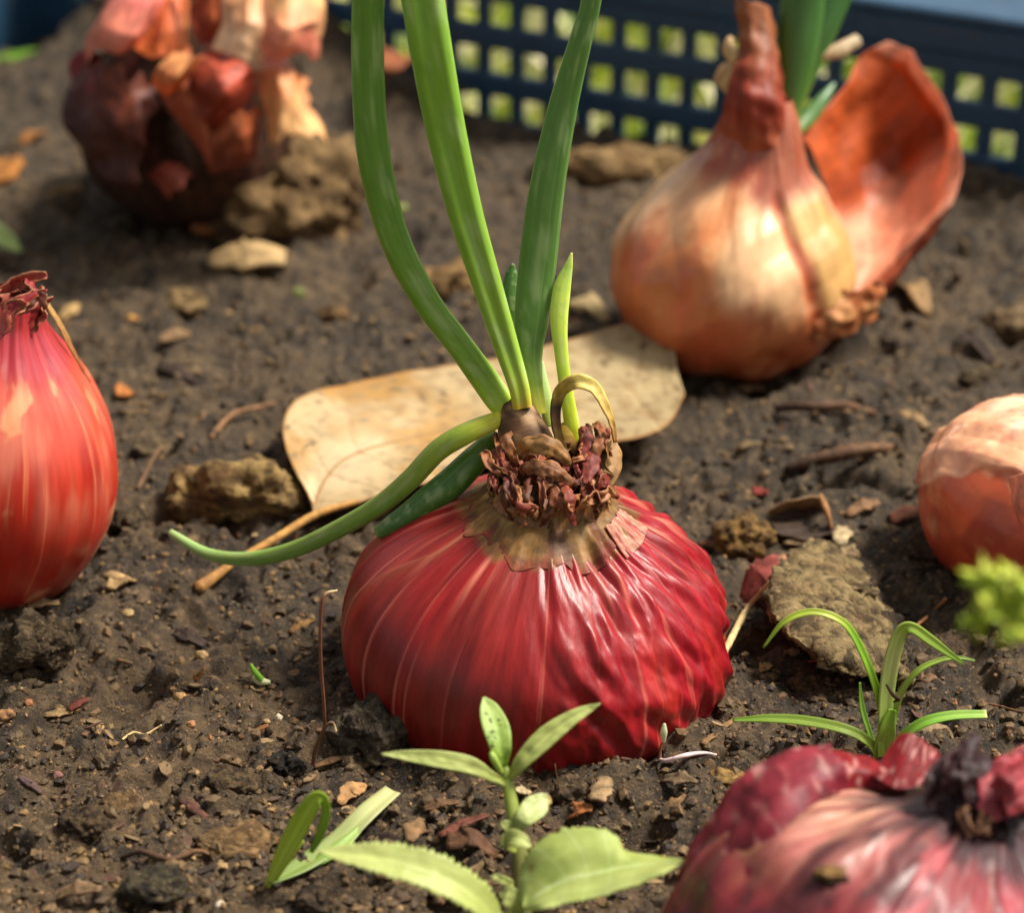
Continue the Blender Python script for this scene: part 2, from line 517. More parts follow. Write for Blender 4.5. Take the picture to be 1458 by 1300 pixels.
C_BLUE = s(40, 70, 94)
def crate():
    base = W0 + A_LEFT * cu
    base = np.array([base[0], base[1], -9.0])
    t = thing('plastic_crate', 'blue plastic crate with lattice sides holding the soil bed', 'crate', base)
    up = np.array([0, 0, 1.0])
    def part(name, a0, b0, z0, la, lb, lz, bev=0.08, col=C_BLUE):
        o = W0 + a0 * cu + b0 * cv
        o = np.array([o[0], o[1], z0])
        V, F = box(o, la * cu, lb * cv, lz * up, bev)
        return mk(name, V, F, col, M_CRATE, t, smooth=False)
    TH = 0.35
    zr = 3.75                                             # underside of the rim band
    # back wall: lower panel, horizontal rails, uprights, rim band, flange
    part('lower_panel', A_LEFT, -TH, -9.0, A_RIGHT - A_LEFT, TH, 7.4)
    for z in (-0.9, 0.47, 1.85, 3.2):
        part('rail', A_LEFT, -TH + 0.02, z, A_RIGHT - A_LEFT, TH - 0.04, 0.68)
    na = int((A_RIGHT - A_LEFT - 2.4) / 1.04)
    for i in range(na):
        part('upright', A_LEFT + 1.6 + i * 1.04, -TH, -1.62, 0.42, TH - 0.06 if i % 4 else TH + 0.05, zr + 1.64)
    part('corner_post', A_LEFT - 0.1, -TH - 0.1, -9.0, 1.5, TH + 0.3, 9.0 + zr + 0.02)
    part('corner_post', A_RIGHT - 1.4, -TH - 0.1, -9.0, 1.5, TH + 0.3, 9.0 + zr + 0.02)
    part('rim_band', A_LEFT - 0.2, -TH - 0.15, zr + 0.03, A_RIGHT - A_LEFT + 0.4, TH + 0.25, 0.8)
    part('rim_flange', A_LEFT - 0.3, -TH - 1.7, zr + 0.84, A_RIGHT - A_LEFT + 0.6, TH + 1.85, 0.3)
    # side walls
    for a, sgn in ((A_LEFT, -1), (A_RIGHT, 1)):
        a0 = a - TH if sgn < 0 else a
        part('side_panel', a0 + .012, 0.1, -9.0, TH, SIDE, 9.0 + zr)
        part('rim_band', a0 - 0.1, 0.2, zr + 0.03, TH + 0.2, SIDE, 0.8)
        part('rim_flange', a0 - (1.3 if sgn < 0 else 0.1), 0.2, zr + 0.84, TH + 1.4, SIDE, 0.3)
    return t
crate()

def ico(sub):
    import bmesh
    bm = bmesh.new()
    bmesh.ops.create_icosphere(bm, subdivisions=sub, radius=1.0)
    V = np.array([v.co[:] for v in bm.verts])
    F = np.array([[v.index for v in f.verts] for f in bm.faces])
    bm.free()
    return V, F

# ------------------------------------------------------------------ shape builders
def tube(pts, wid, flat=1.0, n=18, m=60, hint=None, tip=True, groove=0.0):
    """A swept oval: pts (k,3), wid (k,) full widths in cm. Returns V, F, uv, t(0..1), ang."""
    C = crom(np.asarray(pts), m)
    w = crom(np.asarray(wid, float)[:, None], m)[:, 0] / 2
    w = np.maximum(w, 0.004)
    T = unit(np.gradient(C, axis=0))
    h = np.array([0, -math.cos(PITCH), math.sin(PITCH)]) if hint is None else np.asarray(hint)
    B = unit(np.cross(T, h))                              # across
    Nn = np.cross(B, T)                                   # towards the hint
    a = np.linspace(0, 2 * math.pi, n + 1) + math.pi / 2 * 3
    gr = 1 - groove * np.exp(-(np.cos(a) / 0.42) ** 2) * (np.sin(a) > 0)
    V = C[:, None] + w[:, None, None] * (B[:, None] * np.cos(a)[None, :, None] + flat * Nn[:, None] * (np.sin(a) * gr)[None, :, None])
    if tip:
        V = np.concatenate([V, np.repeat((C[-1] + T[-1] * w[-1] * 0.5)[None, None], n + 1, 1)], 0)
        m += 1
    t = np.linspace(0, 1, m)
    U = np.stack(np.broadcast_arrays((np.arange(n + 1) / n)[None], t[:, None]), -1)
    tt = np.broadcast_to(t[:, None], (m, n + 1)).ravel()
    aa = np.broadcast_to(a[None], (m, n + 1)).ravel()
    return V, gridF(m, n + 1), U, tt, aa

def blade(pts, wid, hint=None, fold=0.0, twist=0.0, m=40, n=9, serr=0.0, crumple=0.0, seed=0, rag=0.0, curl=0.0):
    """A leaf or strip: midline, full widths, fold = V-shape, curl = roll of the edges. Returns grid V (m,n,3), F, uv, t, v(-1..1)."""
    C = crom(np.asarray(pts), m)
    w = np.maximum(crom(np.asarray(wid, float)[:, None], m)[:, 0] / 2, 0.003)
    T = unit(np.gradient(C, axis=0))
    h = np.array([0, -0.6, 0.8]) if hint is None else np.asarray(hint, float)
    B = unit(np.cross(T, h))
    Nn = np.cross(B, T)
    if twist:
        a = np.linspace(0, twist, m)[:, None]
        B, Nn = B * np.cos(a) + Nn * np.sin(a), -B * np.sin(a) + Nn * np.cos(a)
    v = np.linspace(-1, 1, n)
    ws = w.copy()[:, None] * np.ones(n)[None]
    if serr:
        k = np.arange(m)[:, None]
        ws = ws * (1 + serr * (((k * 0.37 + 0.1 * np.sin(k)) % 1) - 0.5) * (np.abs(v)[None] > 0.95))
    if rag:
        ws = ws * (1 + rag * noise3(st3(np.linspace(0, 9, m)[:, None], np.sign(v)[None] * 3.3 + seed, 0.5), seed) * (np.abs(v)[None] > 0.6))
    off = fold * np.abs(v)[None] * ws + curl * (v ** 2)[None] * ws
    V = C[:, None] + B[:, None] * (ws * v[None])[..., None] + Nn[:, None] * off[..., None]
    if crumple:
        N = gridN(V)
        sc = float(np.mean(w)) * 1.6 + 1e-6
        V = V + N * (crumple * fbm(V / sc, 3, 70 + seed))[..., None]
    t = np.linspace(0, 1, m)
    U = np.stack(np.broadcast_arrays((v[None] + 1) / 2, t[:, None]), -1)
    return V, gridF(m, n), U, np.repeat(t, n), np.tile(v, m)

def linr(pts, n):
    pts = np.asarray(pts, float)
    x = np.linspace(0, len(pts) - 1, n)
    i = np.minimum(x.astype(int), len(pts) - 2)
    t = (x - i).reshape((-1,) + (1,) * (pts.ndim - 1))
    return pts[i] * (1 - t) + pts[i + 1] * t

def patch(ctrl, nu=50, nv=40, crumple=0.0, csc=1.0, seed=0, rag=0.0, fold=0.0, fsc=0.5, lin=0.0):
    """A sheet through a grid of points (rows, cols, 3)."""
    g = crom(np.asarray(ctrl, float), nu)                 # along rows
    u = np.linspace(0, 1, nu)
    v = np.linspace(0, 1, nv)
    g = np.swapaxes(crom(np.swapaxes(g, 0, 1), nv), 0, 1)
    if lin:                                               # stiffer sheet: straighter folds between the points
        h = linr(np.asarray(ctrl, float), nu)
        g = g * (1 - lin) + lin * np.swapaxes(linr(np.swapaxes(h, 0, 1), nv), 0, 1)
    if rag:
        k = rag * noise3(st3(u * 7 + seed, 0.3, 0.7), 80 + seed)[:, None]
        g = g + np.gradient(g, axis=1) * (nv * 0.5 * k * (v ** 3)[None])[..., None]
        k = rag * noise3(st3(v * 7 + seed, 5.3, 0.7), 81 + seed)[None, :]
        g = g + np.gradient(g, axis=0) * (nu * 0.5 * k * (u ** 3)[:, None])[..., None]
    if crumple:
        g = g + gridN(g) * (crumple * (.3 * fbm(g / csc, 3, 90 + seed) + .42 * creases(g / csc, 8, 90 + seed, 1.1)))[..., None]
    if fold:
        g = g + gridN(g) * (fold * (ridged(st3(u[:, None] * 2.0 / fsc, v[None] * 0.8 / fsc, 0.2 + seed), 2, 95 + seed) - 0.8))[..., None]
    U = st3(u[:, None], v[None])
    return g, gridF(nu, nv), U, np.repeat(u, nv), np.tile(v, nu)

def bulb(O, axis, prof, nu=280, nv=170):
    """A turned body: prof = (radius, height) from root to neck. Returns grid V, normals, angle, s, world-free local pts."""
    pr = crom(np.array(prof, float), nv)
    seg = np.concatenate([[0], np.cumsum(np.hypot(*np.diff(pr, axis=0).T))])
    tt = np.linspace(0, seg[-1], nv)
    pr = np.stack([np.interp(tt, seg, pr[:, 0]), np.interp(tt, seg, pr[:, 1])], -1)
    pr[:, 0] = np.maximum(pr[:, 0], 0.01)
    th = np.linspace(math.pi / 2, math.pi / 2 + 2 * math.pi, nu)
    az = unit(np.asarray(axis, float))
    ax = unit(np.cross([0, 1.0, 0], az))
    ay = np.cross(az, ax)
    TH, R = np.meshgrid(th, pr[:, 0], indexing='ij')
    Zz = np.broadcast_to(pr[:, 1][None], TH.shape)
    L = st3(R * np.cos(TH), R * np.sin(TH), Zz)
    V = O + L[..., :1] * ax + L[..., 1:2] * ay + L[..., 2:] * az
    N = gridN(V)
    Sv = np.broadcast_to((tt / tt[-1])[None], TH.shape)
    return V, N, TH, Sv, L, st3((TH - math.pi / 2) / (2 * math.pi), Sv)

def put_tube(name, mat, par, pts, wid, colf, flat=1.0, m=60, n=18, hint=None, label=None, groove=0.0):
    V, F, U, t, a = tube(pts, wid, flat, n, m, hint, True, groove)
    o = mk(name, V, F, colf(t, a), mat, par, uv=U)
    if label: o['label'] = label
    return o

def put_blade(name, mat, par, pts, wid, colf, solid=0.02, label=None, base=None, **k):
    V, F, U, t, v = blade(pts, wid, **k)
    o = mk(name, V, F, colf(t, v), mat, par, uv=U, solid=solid, base=base)
    if label: o['label'] = label
    return o

def ramp(stops):
    xs = [q[0] for q in stops]
    cs = np.array([q[1] for q in stops])
    return lambda t: np.stack([np.interp(t, xs, cs[:, i]) for i in range(3)], -1)

def pw(lst):                                              # (px, py, depth, width_px) -> points, widths in cm
    a = np.array(lst, float)
    return PL(a[:, :3]), a[:, 3] * a[:, 2] / FPX

# ------------------------------------------------------------------ the big red onion
def angd(a, b):
    return np.abs((a - b + math.pi) % (2 * math.pi) - math.pi)

def red_onion():
    O = MAIN_C
    axis = unit([0.085, -0.03, 1.0])
    t = thing('red_onion', 'large glossy crimson onion in the centre sprouting tall green leaves', 'onion', [O[0], O[1], 0])
    prof = [(0, -2.45), (1.3, -2.38), (2.5, -1.85), (3.14, -1.0), (3.38, -0.1), (3.27, 0.72), (2.86, 1.38), (2.2, 1.95), (1.5, 2.36), (1.08, 2.62), (0.92, 2.9), (0.9, 3.1)]
    V, N, TH, Sv, L, U = bulb(O, axis, prof, 420, 260)
    az = TH                                               # 0 = right, -90deg / 270deg = front
    az0 = (az + math.pi) % (2 * math.pi) - math.pi        # -pi..pi
    a = np.degrees(az0)
    wr = sm(-102, -72, a) * (1 - sm(75, 110, a)) * sm(0.36, 0.5, Sv) * (1 - sm(0.9, 0.97, Sv))
    q = st3(np.cos(az) * 3.0, np.sin(az) * 3.0, L[..., 2] * 0.45)
    warp = 0.5 * st3(noise3(q * 0.9, 101), noise3(q * 0.9, 102), noise3(q * 0.9, 103))
    # long folds that fan out from the neck, slanting; with finer crinkles across them
    sl = az0 * 3.3 + L[..., 2] * 0.35
    f1 = ridged(st3(sl * 0.8, L[..., 2] * 0.36, 0.3) + warp, 2, 104)
    f2 = ridged(st3(sl * 2.3, L[..., 2] * 1.1, 1.7) + warp * 1.5, 2, 105)
    f3 = creases(st3(az0 * 3.3 + L[..., 2] * .6, L[..., 2] * .65, 0 * az0) + .3 * warp, 10, 117, 1.5)
    f4 = creases(st3(az0 * 3.3, L[..., 2], 0 * az0), 9, 118, 3.2)
    low = sm(.3, -.9, L[..., 2])
    d = wr * (0.11 * (f1 - 0.85) * (1 - .6 * low) + 0.035 * (f2 - 0.8) + (.075 + .02 * low) * f3 + .012 * f4)
    # gentle ribs everywhere, slack lower skin, and the step of an outer layer on the left
    rib = noise3(st3(np.cos(az) * 9, np.sin(az) * 9, Sv * 0.8), 106)
    d = d + 0.022 * rib + 0.05 * noise3(q * 0.55, 107) * sm(0.2, 0.4, Sv)
    vert = ridged(st3(az0 * 3.4, Sv * 1.2, 0.4) + warp * 0.6, 2, 108)
    d = d + 0.045 * (vert - 0.85) * sm(-120, -85, a) * (1 - sm(-20, 10, a)) * (1 - sm(0.45, 0.62, Sv))
    edge = -166 + 10 * np.sin(Sv * 9) + 8 * noise3(st3(Sv * 8, 0.2, 0.1), 109)
    d = d + 0.035 * sm(edge - 1.2, edge + 1.2, a)
    V = V + N * d[..., None]
    red = s(126, 18, 20)
    pink = s(134, 12, 24)
    brown = s(112, 36, 24)
    c = lerp(red * np.ones(V.shape), pink, sm(-95, -40, a))
    lf = (1 - sm(-125, -80, a))
    c = lerp(c, brown, 0.45 * lf * sm(-0.3, 0.4, fbm(q * 0.8, 3, 110) + 0.15))
    c = lerp(c, s(100, 22, 20), 0.5 * sm(0.05, 0.5, fbm(st3(az * 2.6, Sv * 3, 0.2), 3, 111)))
    c = lerp(c, s(176, 48, 34), 0.5 * sm(0.1, 0.5, noise3(st3(az0 * 5, Sv * 1.5, 0.6), 112)) * (1 - sm(0.6, 0.8, Sv)))
    # pale rays below the neck, tan collar stain
    ray = sm(0.1, 0.5, noise3(st3(np.cos(az) * 11, np.sin(az) * 11, Sv * 0.4), 113))
    c = lerp(c, s(206, 130, 104), 0.55 * ray * sm(0.7, 0.86, Sv))
    col_edge = 0.885 + 0.03 * noise3(st3(np.cos(az) * 2.5, np.sin(az) * 2.5, 0.2), 114) + 0.015 * noise3(st3(np.cos(az) * 9, np.sin(az) * 9, 0.2), 115)
    c = lerp(c, s(118, 84, 44), 0.9 * sm(col_edge - 0.012, col_edge + 0.012, Sv))
    c = lerp(c, s(120, 60, 34), 0.5 * sm(edge - 3, edge, a) * (1 - sm(edge, edge + 8, a)))
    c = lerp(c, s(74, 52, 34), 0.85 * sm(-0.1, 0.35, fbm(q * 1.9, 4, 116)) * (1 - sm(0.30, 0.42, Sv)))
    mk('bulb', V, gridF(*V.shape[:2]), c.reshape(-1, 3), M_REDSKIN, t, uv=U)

    # ---- neck: papery collar (higher at the right), leaf sheaths, shreds, pale flake
    ctr = O + axis * 2.75
    def neck_pt(deg, r, h):
        return O + axis * h + np.array([math.cos(math.radians(deg)), math.sin(math.radians(deg)), 0]) * r
    degs = np.linspace(-235, 85, 65)
    rows = []
    nuv, VB, NB = V.shape, V, N
    def on_bulb(dg, sv, off=0.03):
        i = int(((math.radians(dg) - math.pi / 2) % (2 * math.pi)) / (2 * math.pi) * (nuv[0] - 1))
        j = int(sv * (nuv[1] - 1))
        return VB[i, j] + NB[i, j] * off
    for dg in degs:
        hi = 2.70 + 0.95 * math.exp(-((dg - 12) / 42) ** 2) + 0.45 * math.exp(-((dg + 200) / 45) ** 2) + 0.14 * math.sin(dg * 0.19) + rng.normal(0, 0.05)
        frontness = math.exp(-((dg + 85) / 60) ** 2)
        s0 = 0.897 - 0.026 * frontness + 0.012 * math.sin(dg * 0.13) + 0.006 * math.sin(dg * 0.31 + 1) + rng.normal(0, 0.002)
        rows.append([on_bulb(dg, s0, 0.0), on_bulb(dg, s0 + 0.4 * (0.955 - s0), 0.022), on_bulb(dg, 0.955, 0.03), neck_pt(dg, 0.99, 2.72 + 0.25 * (hi - 2.8)), neck_pt(dg, 1.02 + rng.normal(0, .03), 2.76 + 0.6 * (hi - 2.8)), neck_pt(dg, 0.93 + rng.normal(0, .06), hi)])
    g, F, U, u, v = patch(rows, 260, 60, crumple=0.03, csc=0.2, seed=1, rag=0.03)
    c = lerp(s(132, 96, 50) * np.ones((len(u), 3)), s(96, 54, 36), 0.8 * sm(0.0, 0.4, noise3(st3(u * 26, v * 2, 0.3), 120)))
    c = lerp(c, s(84, 60, 36), 0.6 * sm(0.0, 0.45, fbm(g.reshape(-1, 3) / 0.35, 3, 122)))
    c = lerp(c, s(176, 140, 84), 0.6 * sm(0.1, 0.4, noise3(st3(u * 14, v * 3, 0.9), 121)))
    c = lerp(c, s(120, 34, 30), .75 * (1 - sm(.0, .22, v + .08 * noise3(st3(u * 40, v * 2, .4), 125))))
    mk('neck_collar', g, F, c, M_COLLAR, t, uv=U, solid=0.006)
    # inner plug so the collar is not hollow
    V, F, U, tt, aa = tube([ctr - axis * 0.3, ctr + axis * 0.1, ctr + axis * 0.45], [1.6, 1.3, 0.3], 1.0, 20, 14, hint=[0, -1, 0])
    mk('neck_core', V, F, lerp(s(66, 30, 22) * np.ones((len(tt), 3)), s(96, 62, 36), tt), M_PAPER, t, uv=U)
    # banded sheath at the foot of the three tall leaves
    def band(tt, aa):
        k = noise3(st3(np.cos(aa) * 1.6 + tt * 3.0, np.sin(aa) * 1.6 + tt * 2.0, tt * 5.0), 123)
        c = lerp(s(96, 64, 40) * np.ones((len(tt), 3)), s(176, 140, 98), sm(-0.1, 0.35, k))
        return lerp(c, s(64, 38, 26), 0.7 * sm(0.0, 0.4, noise3(st3(np.cos(aa) * 3, np.sin(aa) * 3, tt * 2), 124)))
    pts, w = pw([(782, 725, 41.6, 84), (765, 680, 41.45, 88), (748, 630, 41.3, 80), (738, 594, 41.25, 60), (733, 572, 41.25, 40)])
    put_tube('leaf_sheath', M_PAPER, t, pts, w, band, 0.9)
    pts, w = pw([(815, 715, 41.7, 46), (812, 670, 41.6, 46), (806, 632, 41.5, 36), (806, 606, 41.5, 28)])
    put_tube('leaf_sheath', M_PAPER, t, pts, w, lambda tt, aa: lerp(s(104, 52, 34) * np.ones((len(tt), 3)), s(170, 140, 40), sm(0.4, 1, tt)), 0.9)

    # ---- leaves
    def gl(name, lst, stops, flat=0.8, label=None, m=80, light=0.0):
        pts, w = pw(lst)
        rf = ramp(stops)
        def cf(tt, aa):
            c = rf(tt) * [1.16, 1.12, .55]
            q = st3(np.cos(aa) * 1.3, np.sin(aa) * 1.3, tt * 26)
            c = lerp(c, c * [.72, .8, .7], .6 * sm(.05, .5, fbm(q, 3, 140)))
            c = lerp(c, s(168, 182, 130), .35 * sm(.1, .5, fbm(q * [1, 1, .4] + 7, 3, 141)))
            c = lerp(c, s(120, 96, 52), .75 * sm(.62, .8, noise3(q * 2.3, 142)))
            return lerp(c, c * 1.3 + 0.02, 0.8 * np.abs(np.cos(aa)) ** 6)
        return put_tube('leaf', M_ONIONLEAF, t, pts, w, cf, flat, m, 28, label=label, groove=light)
    gl('leaf', [(727, 592, 41.3, 26), (712, 572, 41.25, 38), (690, 540, 41.2, 40), (655, 492, 41., 38), (605, 425, 40.7, 40), (560, 335, 40.3, 44), (533, 225, 39.8, 48), (524, 110, 39.3, 47), (524, 0, 38.8, 46), (526, -90, 38.4, 44)],
       [(0, s(170, 176, 52)), (0.12, s(138, 168, 58)), (0.3, s(104, 140, 54)), (0.6, s(78, 116, 46)), (1, s(68, 106, 44))], 0.72, 'green leaf that bends outward then rises, outermost of the tall three', light=0.2)
    gl('leaf', [(744, 580, 41., 28), (738, 548, 40.9, 30), (720, 490, 40.8, 36), (692, 400, 40.5, 43), (662, 300, 40.1, 50), (634, 180, 39.6, 57), (612, 60, 39., 61), (596, -40, 38.6, 62), (585, -110, 38.3, 62)],
       [(0, s(176, 150, 56)), (0.08, s(158, 170, 72)), (0.2, s(126, 158, 66)), (0.5, s(104, 142, 56)), (1, s(94, 132, 52))], 0.8, 'thick straight light green leaf, widest of the tall three', light=0.42)
    gl('leaf', [(768, 590, 41.5, 22), (758, 545, 41.5, 30), (753, 500, 41.5, 40), (757, 450, 41.4, 49), (766, 370, 41.2, 54), (780, 260, 40.8, 50), (802, 150, 40.4, 42), (826, 60, 40., 33), (840, 10, 39.8, 29), (850, -60, 39.5, 30)],
       [(0, s(196, 196, 90)), (0.1, s(116, 140, 70)), (0.25, s(80, 116, 66)), (0.6, s(70, 106, 62)), (1, s(64, 100, 60))], 0.42, 'flattened dark bluish green leaf with pale lines')
    gl('leaf', [(742, 500, 42.1, 24), (732, 462, 42.15, 27), (727, 420, 42.1, 26), (728, 390, 42.05, 18), (730, 376, 42., 6)],
       [(0, s(76, 118, 62)), (1, s(48, 84, 48))], 0.7, 'short dark green leaf tip behind the tall leaves')
    gl('leaf', [(816, 640, 41.5, 20), (814, 605, 41.4, 22), (806, 555, 41.35, 19), (799, 500, 41.3, 20), (796, 455, 41.25, 25), (800, 412, 41.2, 25), (809, 380, 41.15, 13), (814, 360, 41.1, 3)],
       [(0, s(190, 196, 40)), (0.3, s(150, 176, 48)), (0.65, s(176, 196, 110)), (0.85, s(140, 172, 96)), (1, s(200, 206, 160))], 0.5, 'short pale yellow green pointed leaf')
    gl('leaf', [(786, 606, 41.7, 20), (778, 575, 41.75, 22), (772, 545, 41.8, 18), (770, 515, 41.85, 8)],
       [(0, s(150, 168, 90)), (1, s(140, 172, 150))], 0.5, 'small pale bluish shoot between the leaves')
    # the leaf that droops out to the side
    gl('leaf', [(724, 590, 41.2, 12), (707, 598, 41.2, 24), (662, 618, 41.2, 31), (623, 642, 41.4, 31), (584, 683, 41.8, 30), (538, 721, 42.3, 28), (477, 756, 42.9, 26), (415, 784, 43.5, 24), (354, 796, 44.0, 21), (296, 789, 44.5, 17), (242, 758, 44.8, 10)],
       [(0, s(150, 130, 40)), (0.08, s(186, 180, 56)), (0.2, s(146, 166, 72)), (0.4, s(112, 146, 76)), (0.8, s(102, 138, 84)), (1, s(136, 164, 140))], 0.8, 'curved green leaf drooping out over the dry leaf stalk', 110)
    gl('leaf', [(708, 618, 41.7, 22), (682, 648, 41.6, 38), (642, 688, 41.7, 44), (610, 713, 41.8, 42), (582, 734, 41.9, 37), (556, 750, 42.0, 30), (537, 758, 42.1, 18)],
       [(0, s(84, 110, 44)), (0.3, s(58, 98, 44)), (0.8, s(52, 92, 50)), (1, s(80, 122, 84))], 0.75, 'short thick dark green leaf resting on the shoulder')
    # withered yellow leaf, arching over
    pts, w = pw([(806, 652, 41.1, 12), (794, 620, 41., 15), (790, 585, 40.95, 17), (798, 556, 40.9, 20), (820, 543, 40.8, 22), (845, 552, 40.8, 20), (862, 580, 40.8, 14), (872, 605, 40.85, 10), (876, 630, 40.9, 5)])
    wf = ramp([(0, s(130, 110, 40)), (0.18, s(90, 60, 24)), (0.27, s(46, 30, 20)), (0.36, s(170, 140, 50)), (0.55, s(222, 200, 110)), (0.8, s(206, 170, 90)), (1, s(150, 100, 50))])
    put_blade('withered_leaf', M_PAPER, t, pts, w, lambda tt, v: wf(tt), 0.03, hint=[0.5, -0.7, 0.4], fold=0.25, m=60, n=9, crumple=0.02)
    # shreds of dead scales bunched on the front of the neck
    R2 = random.Random(5)
    shades = [s(122, 54, 38), s(104, 36, 32), s(152, 98, 60), s(84, 36, 26), s(138, 70, 50), s(168, 122, 76), s(98, 62, 36)]
    spots = [(742, 706, 702, 660), (760, 716, 716, 700), (774, 726, 772, 676), (790, 716, 766, 660), (808, 702, 822, 660), (826, 690, 846, 640), (838, 676, 858, 632),
             (770, 690, 720, 640), (752, 676, 800, 662), (786, 668, 830, 672), (842, 660, 868, 616), (728, 690, 706, 640), (806, 724, 778, 690), (762, 736, 744, 694), (798, 690, 838, 690),
             (740, 660, 792, 650), (852, 640, 846, 604), (820, 650, 836, 610), (776, 650, 812, 640), (722, 714, 734, 664), (830, 712, 862, 668), (774, 742, 780, 690), (756, 660, 770, 612), (868, 652, 862, 610)]
    for k in range(26):
        x0, y0 = R2.uniform(712, 862), R2.uniform(650, 728)
        an = R2.uniform(0, 6.28)
        ln = R2.uniform(22, 52)
        spots.append((x0, y0, x0 + ln * math.cos(an), y0 - abs(ln * math.sin(an))))
    for k in range(4):                                    # stragglers hanging over the collar
        x0 = 724 + k * 30 + R2.uniform(-8, 8)
        spots.append((x0, R2.uniform(722, 752) - abs(x0 - 782) * .25, x0 + R2.uniform(-14, 14), R2.uniform(680, 704)))
    for i, (x0, y0, x1, y1) in enumerate(spots):
        bd = (39.95 if y0 > 718 else 40.35) + 0.35 * R2.random() + 0.006 * max(0, 700 - y1)
        mx, my = (x0 + x1) / 2 + R2.uniform(-10, 10), (y0 + y1) / 2 + R2.uniform(-8, 8)
        ww = R2.uniform(7, 21)
        pts, w = pw([(x1, y1, bd + 0.45, ww * .7), ((x1 + mx) / 2, (y1 + my) / 2 - 5, bd + 0.12, ww), (mx, my, bd - 0.12, ww), (x0, y0 + 2, bd - 0.02, ww * .6), (x0 - R2.uniform(-6, 6), y0 + 8, bd + 0.1, ww * .25)])
        c1, c2 = R2.choice(shades) * 1.25, R2.choice(shades) * 1.25
        put_blade('dry_scale', M_PAPER, t, pts, w, lambda tt, v: lerp(lerp(c1 * np.ones((len(tt), 3)), c2, tt), s(190, 140, 90), 0.22 * sm(0.6, 1, np.abs(v))), 0.02,
                  hint=[R2.uniform(-.7, .7), -0.8, 0.6], fold=R2.uniform(-.8, .8), twist=R2.uniform(-1.4, 1.4), m=26, n=9, crumple=0.07, seed=i, rag=0.5)
    # torn tan bands of old sheath across the knot
    for lst, hc in (([(738, 648, 40.75, 14), (752, 634, 40.45, 26), (778, 634, 40.3, 28), (800, 646, 40.4, 22), (812, 664, 40.6, 8)], s(170, 124, 72)),
                    ([(742, 672, 40.5, 8), (764, 664, 40.2, 22), (792, 672, 40.15, 24), (816, 690, 40.3, 10)], s(150, 98, 60)),
                    ([(852, 700, 40.6, 20), (868, 672, 40.75, 32), (868, 640, 40.95, 34), (856, 612, 41.2, 24), (848, 600, 41.3, 8)], s(160, 120, 70)),
                    ([(836, 690, 40.45, 14), (842, 660, 40.6, 26), (838, 630, 40.9, 26), (828, 608, 41.2, 10)], s(134, 58, 48))):
        pts, w = pw(lst)
        put_blade('sheath_scrap', M_PAPER, t, pts, w, lambda tt, v: lerp(hc * np.ones((len(tt), 3)), hc * .55, sm(-.1, .4, noise3(st3(tt * 3, v * 3, hc[0] * 9), 126))), .015, hint=[.1, -.85, .5], fold=-.35, m=36, n=11, crumple=.05, seed=int(lst[0][0]), rag=.35)
    # pale torn flake at the right of the collar
    rows = [[on_bulb(dg, sv, .02 + .10 * max(0, sv - .86) / .1) for sv in (.865, .89, .915, .94)] for dg in (-36, -28, -20, -12, -5)]
    g, F, U, u, v = patch(rows, 40, 30, crumple=0.03, csc=0.2, seed=4, rag=0.12)
    mk('skin_flake', g, F, lerp(s(214, 156, 130) * np.ones((len(u), 3)), s(170, 64, 62), 0.9 * sm(-.1, .4, noise3(st3(u * 16, v, 0.2), 130))), M_FLAP, t, uv=U, solid=0.015)
red_onion()

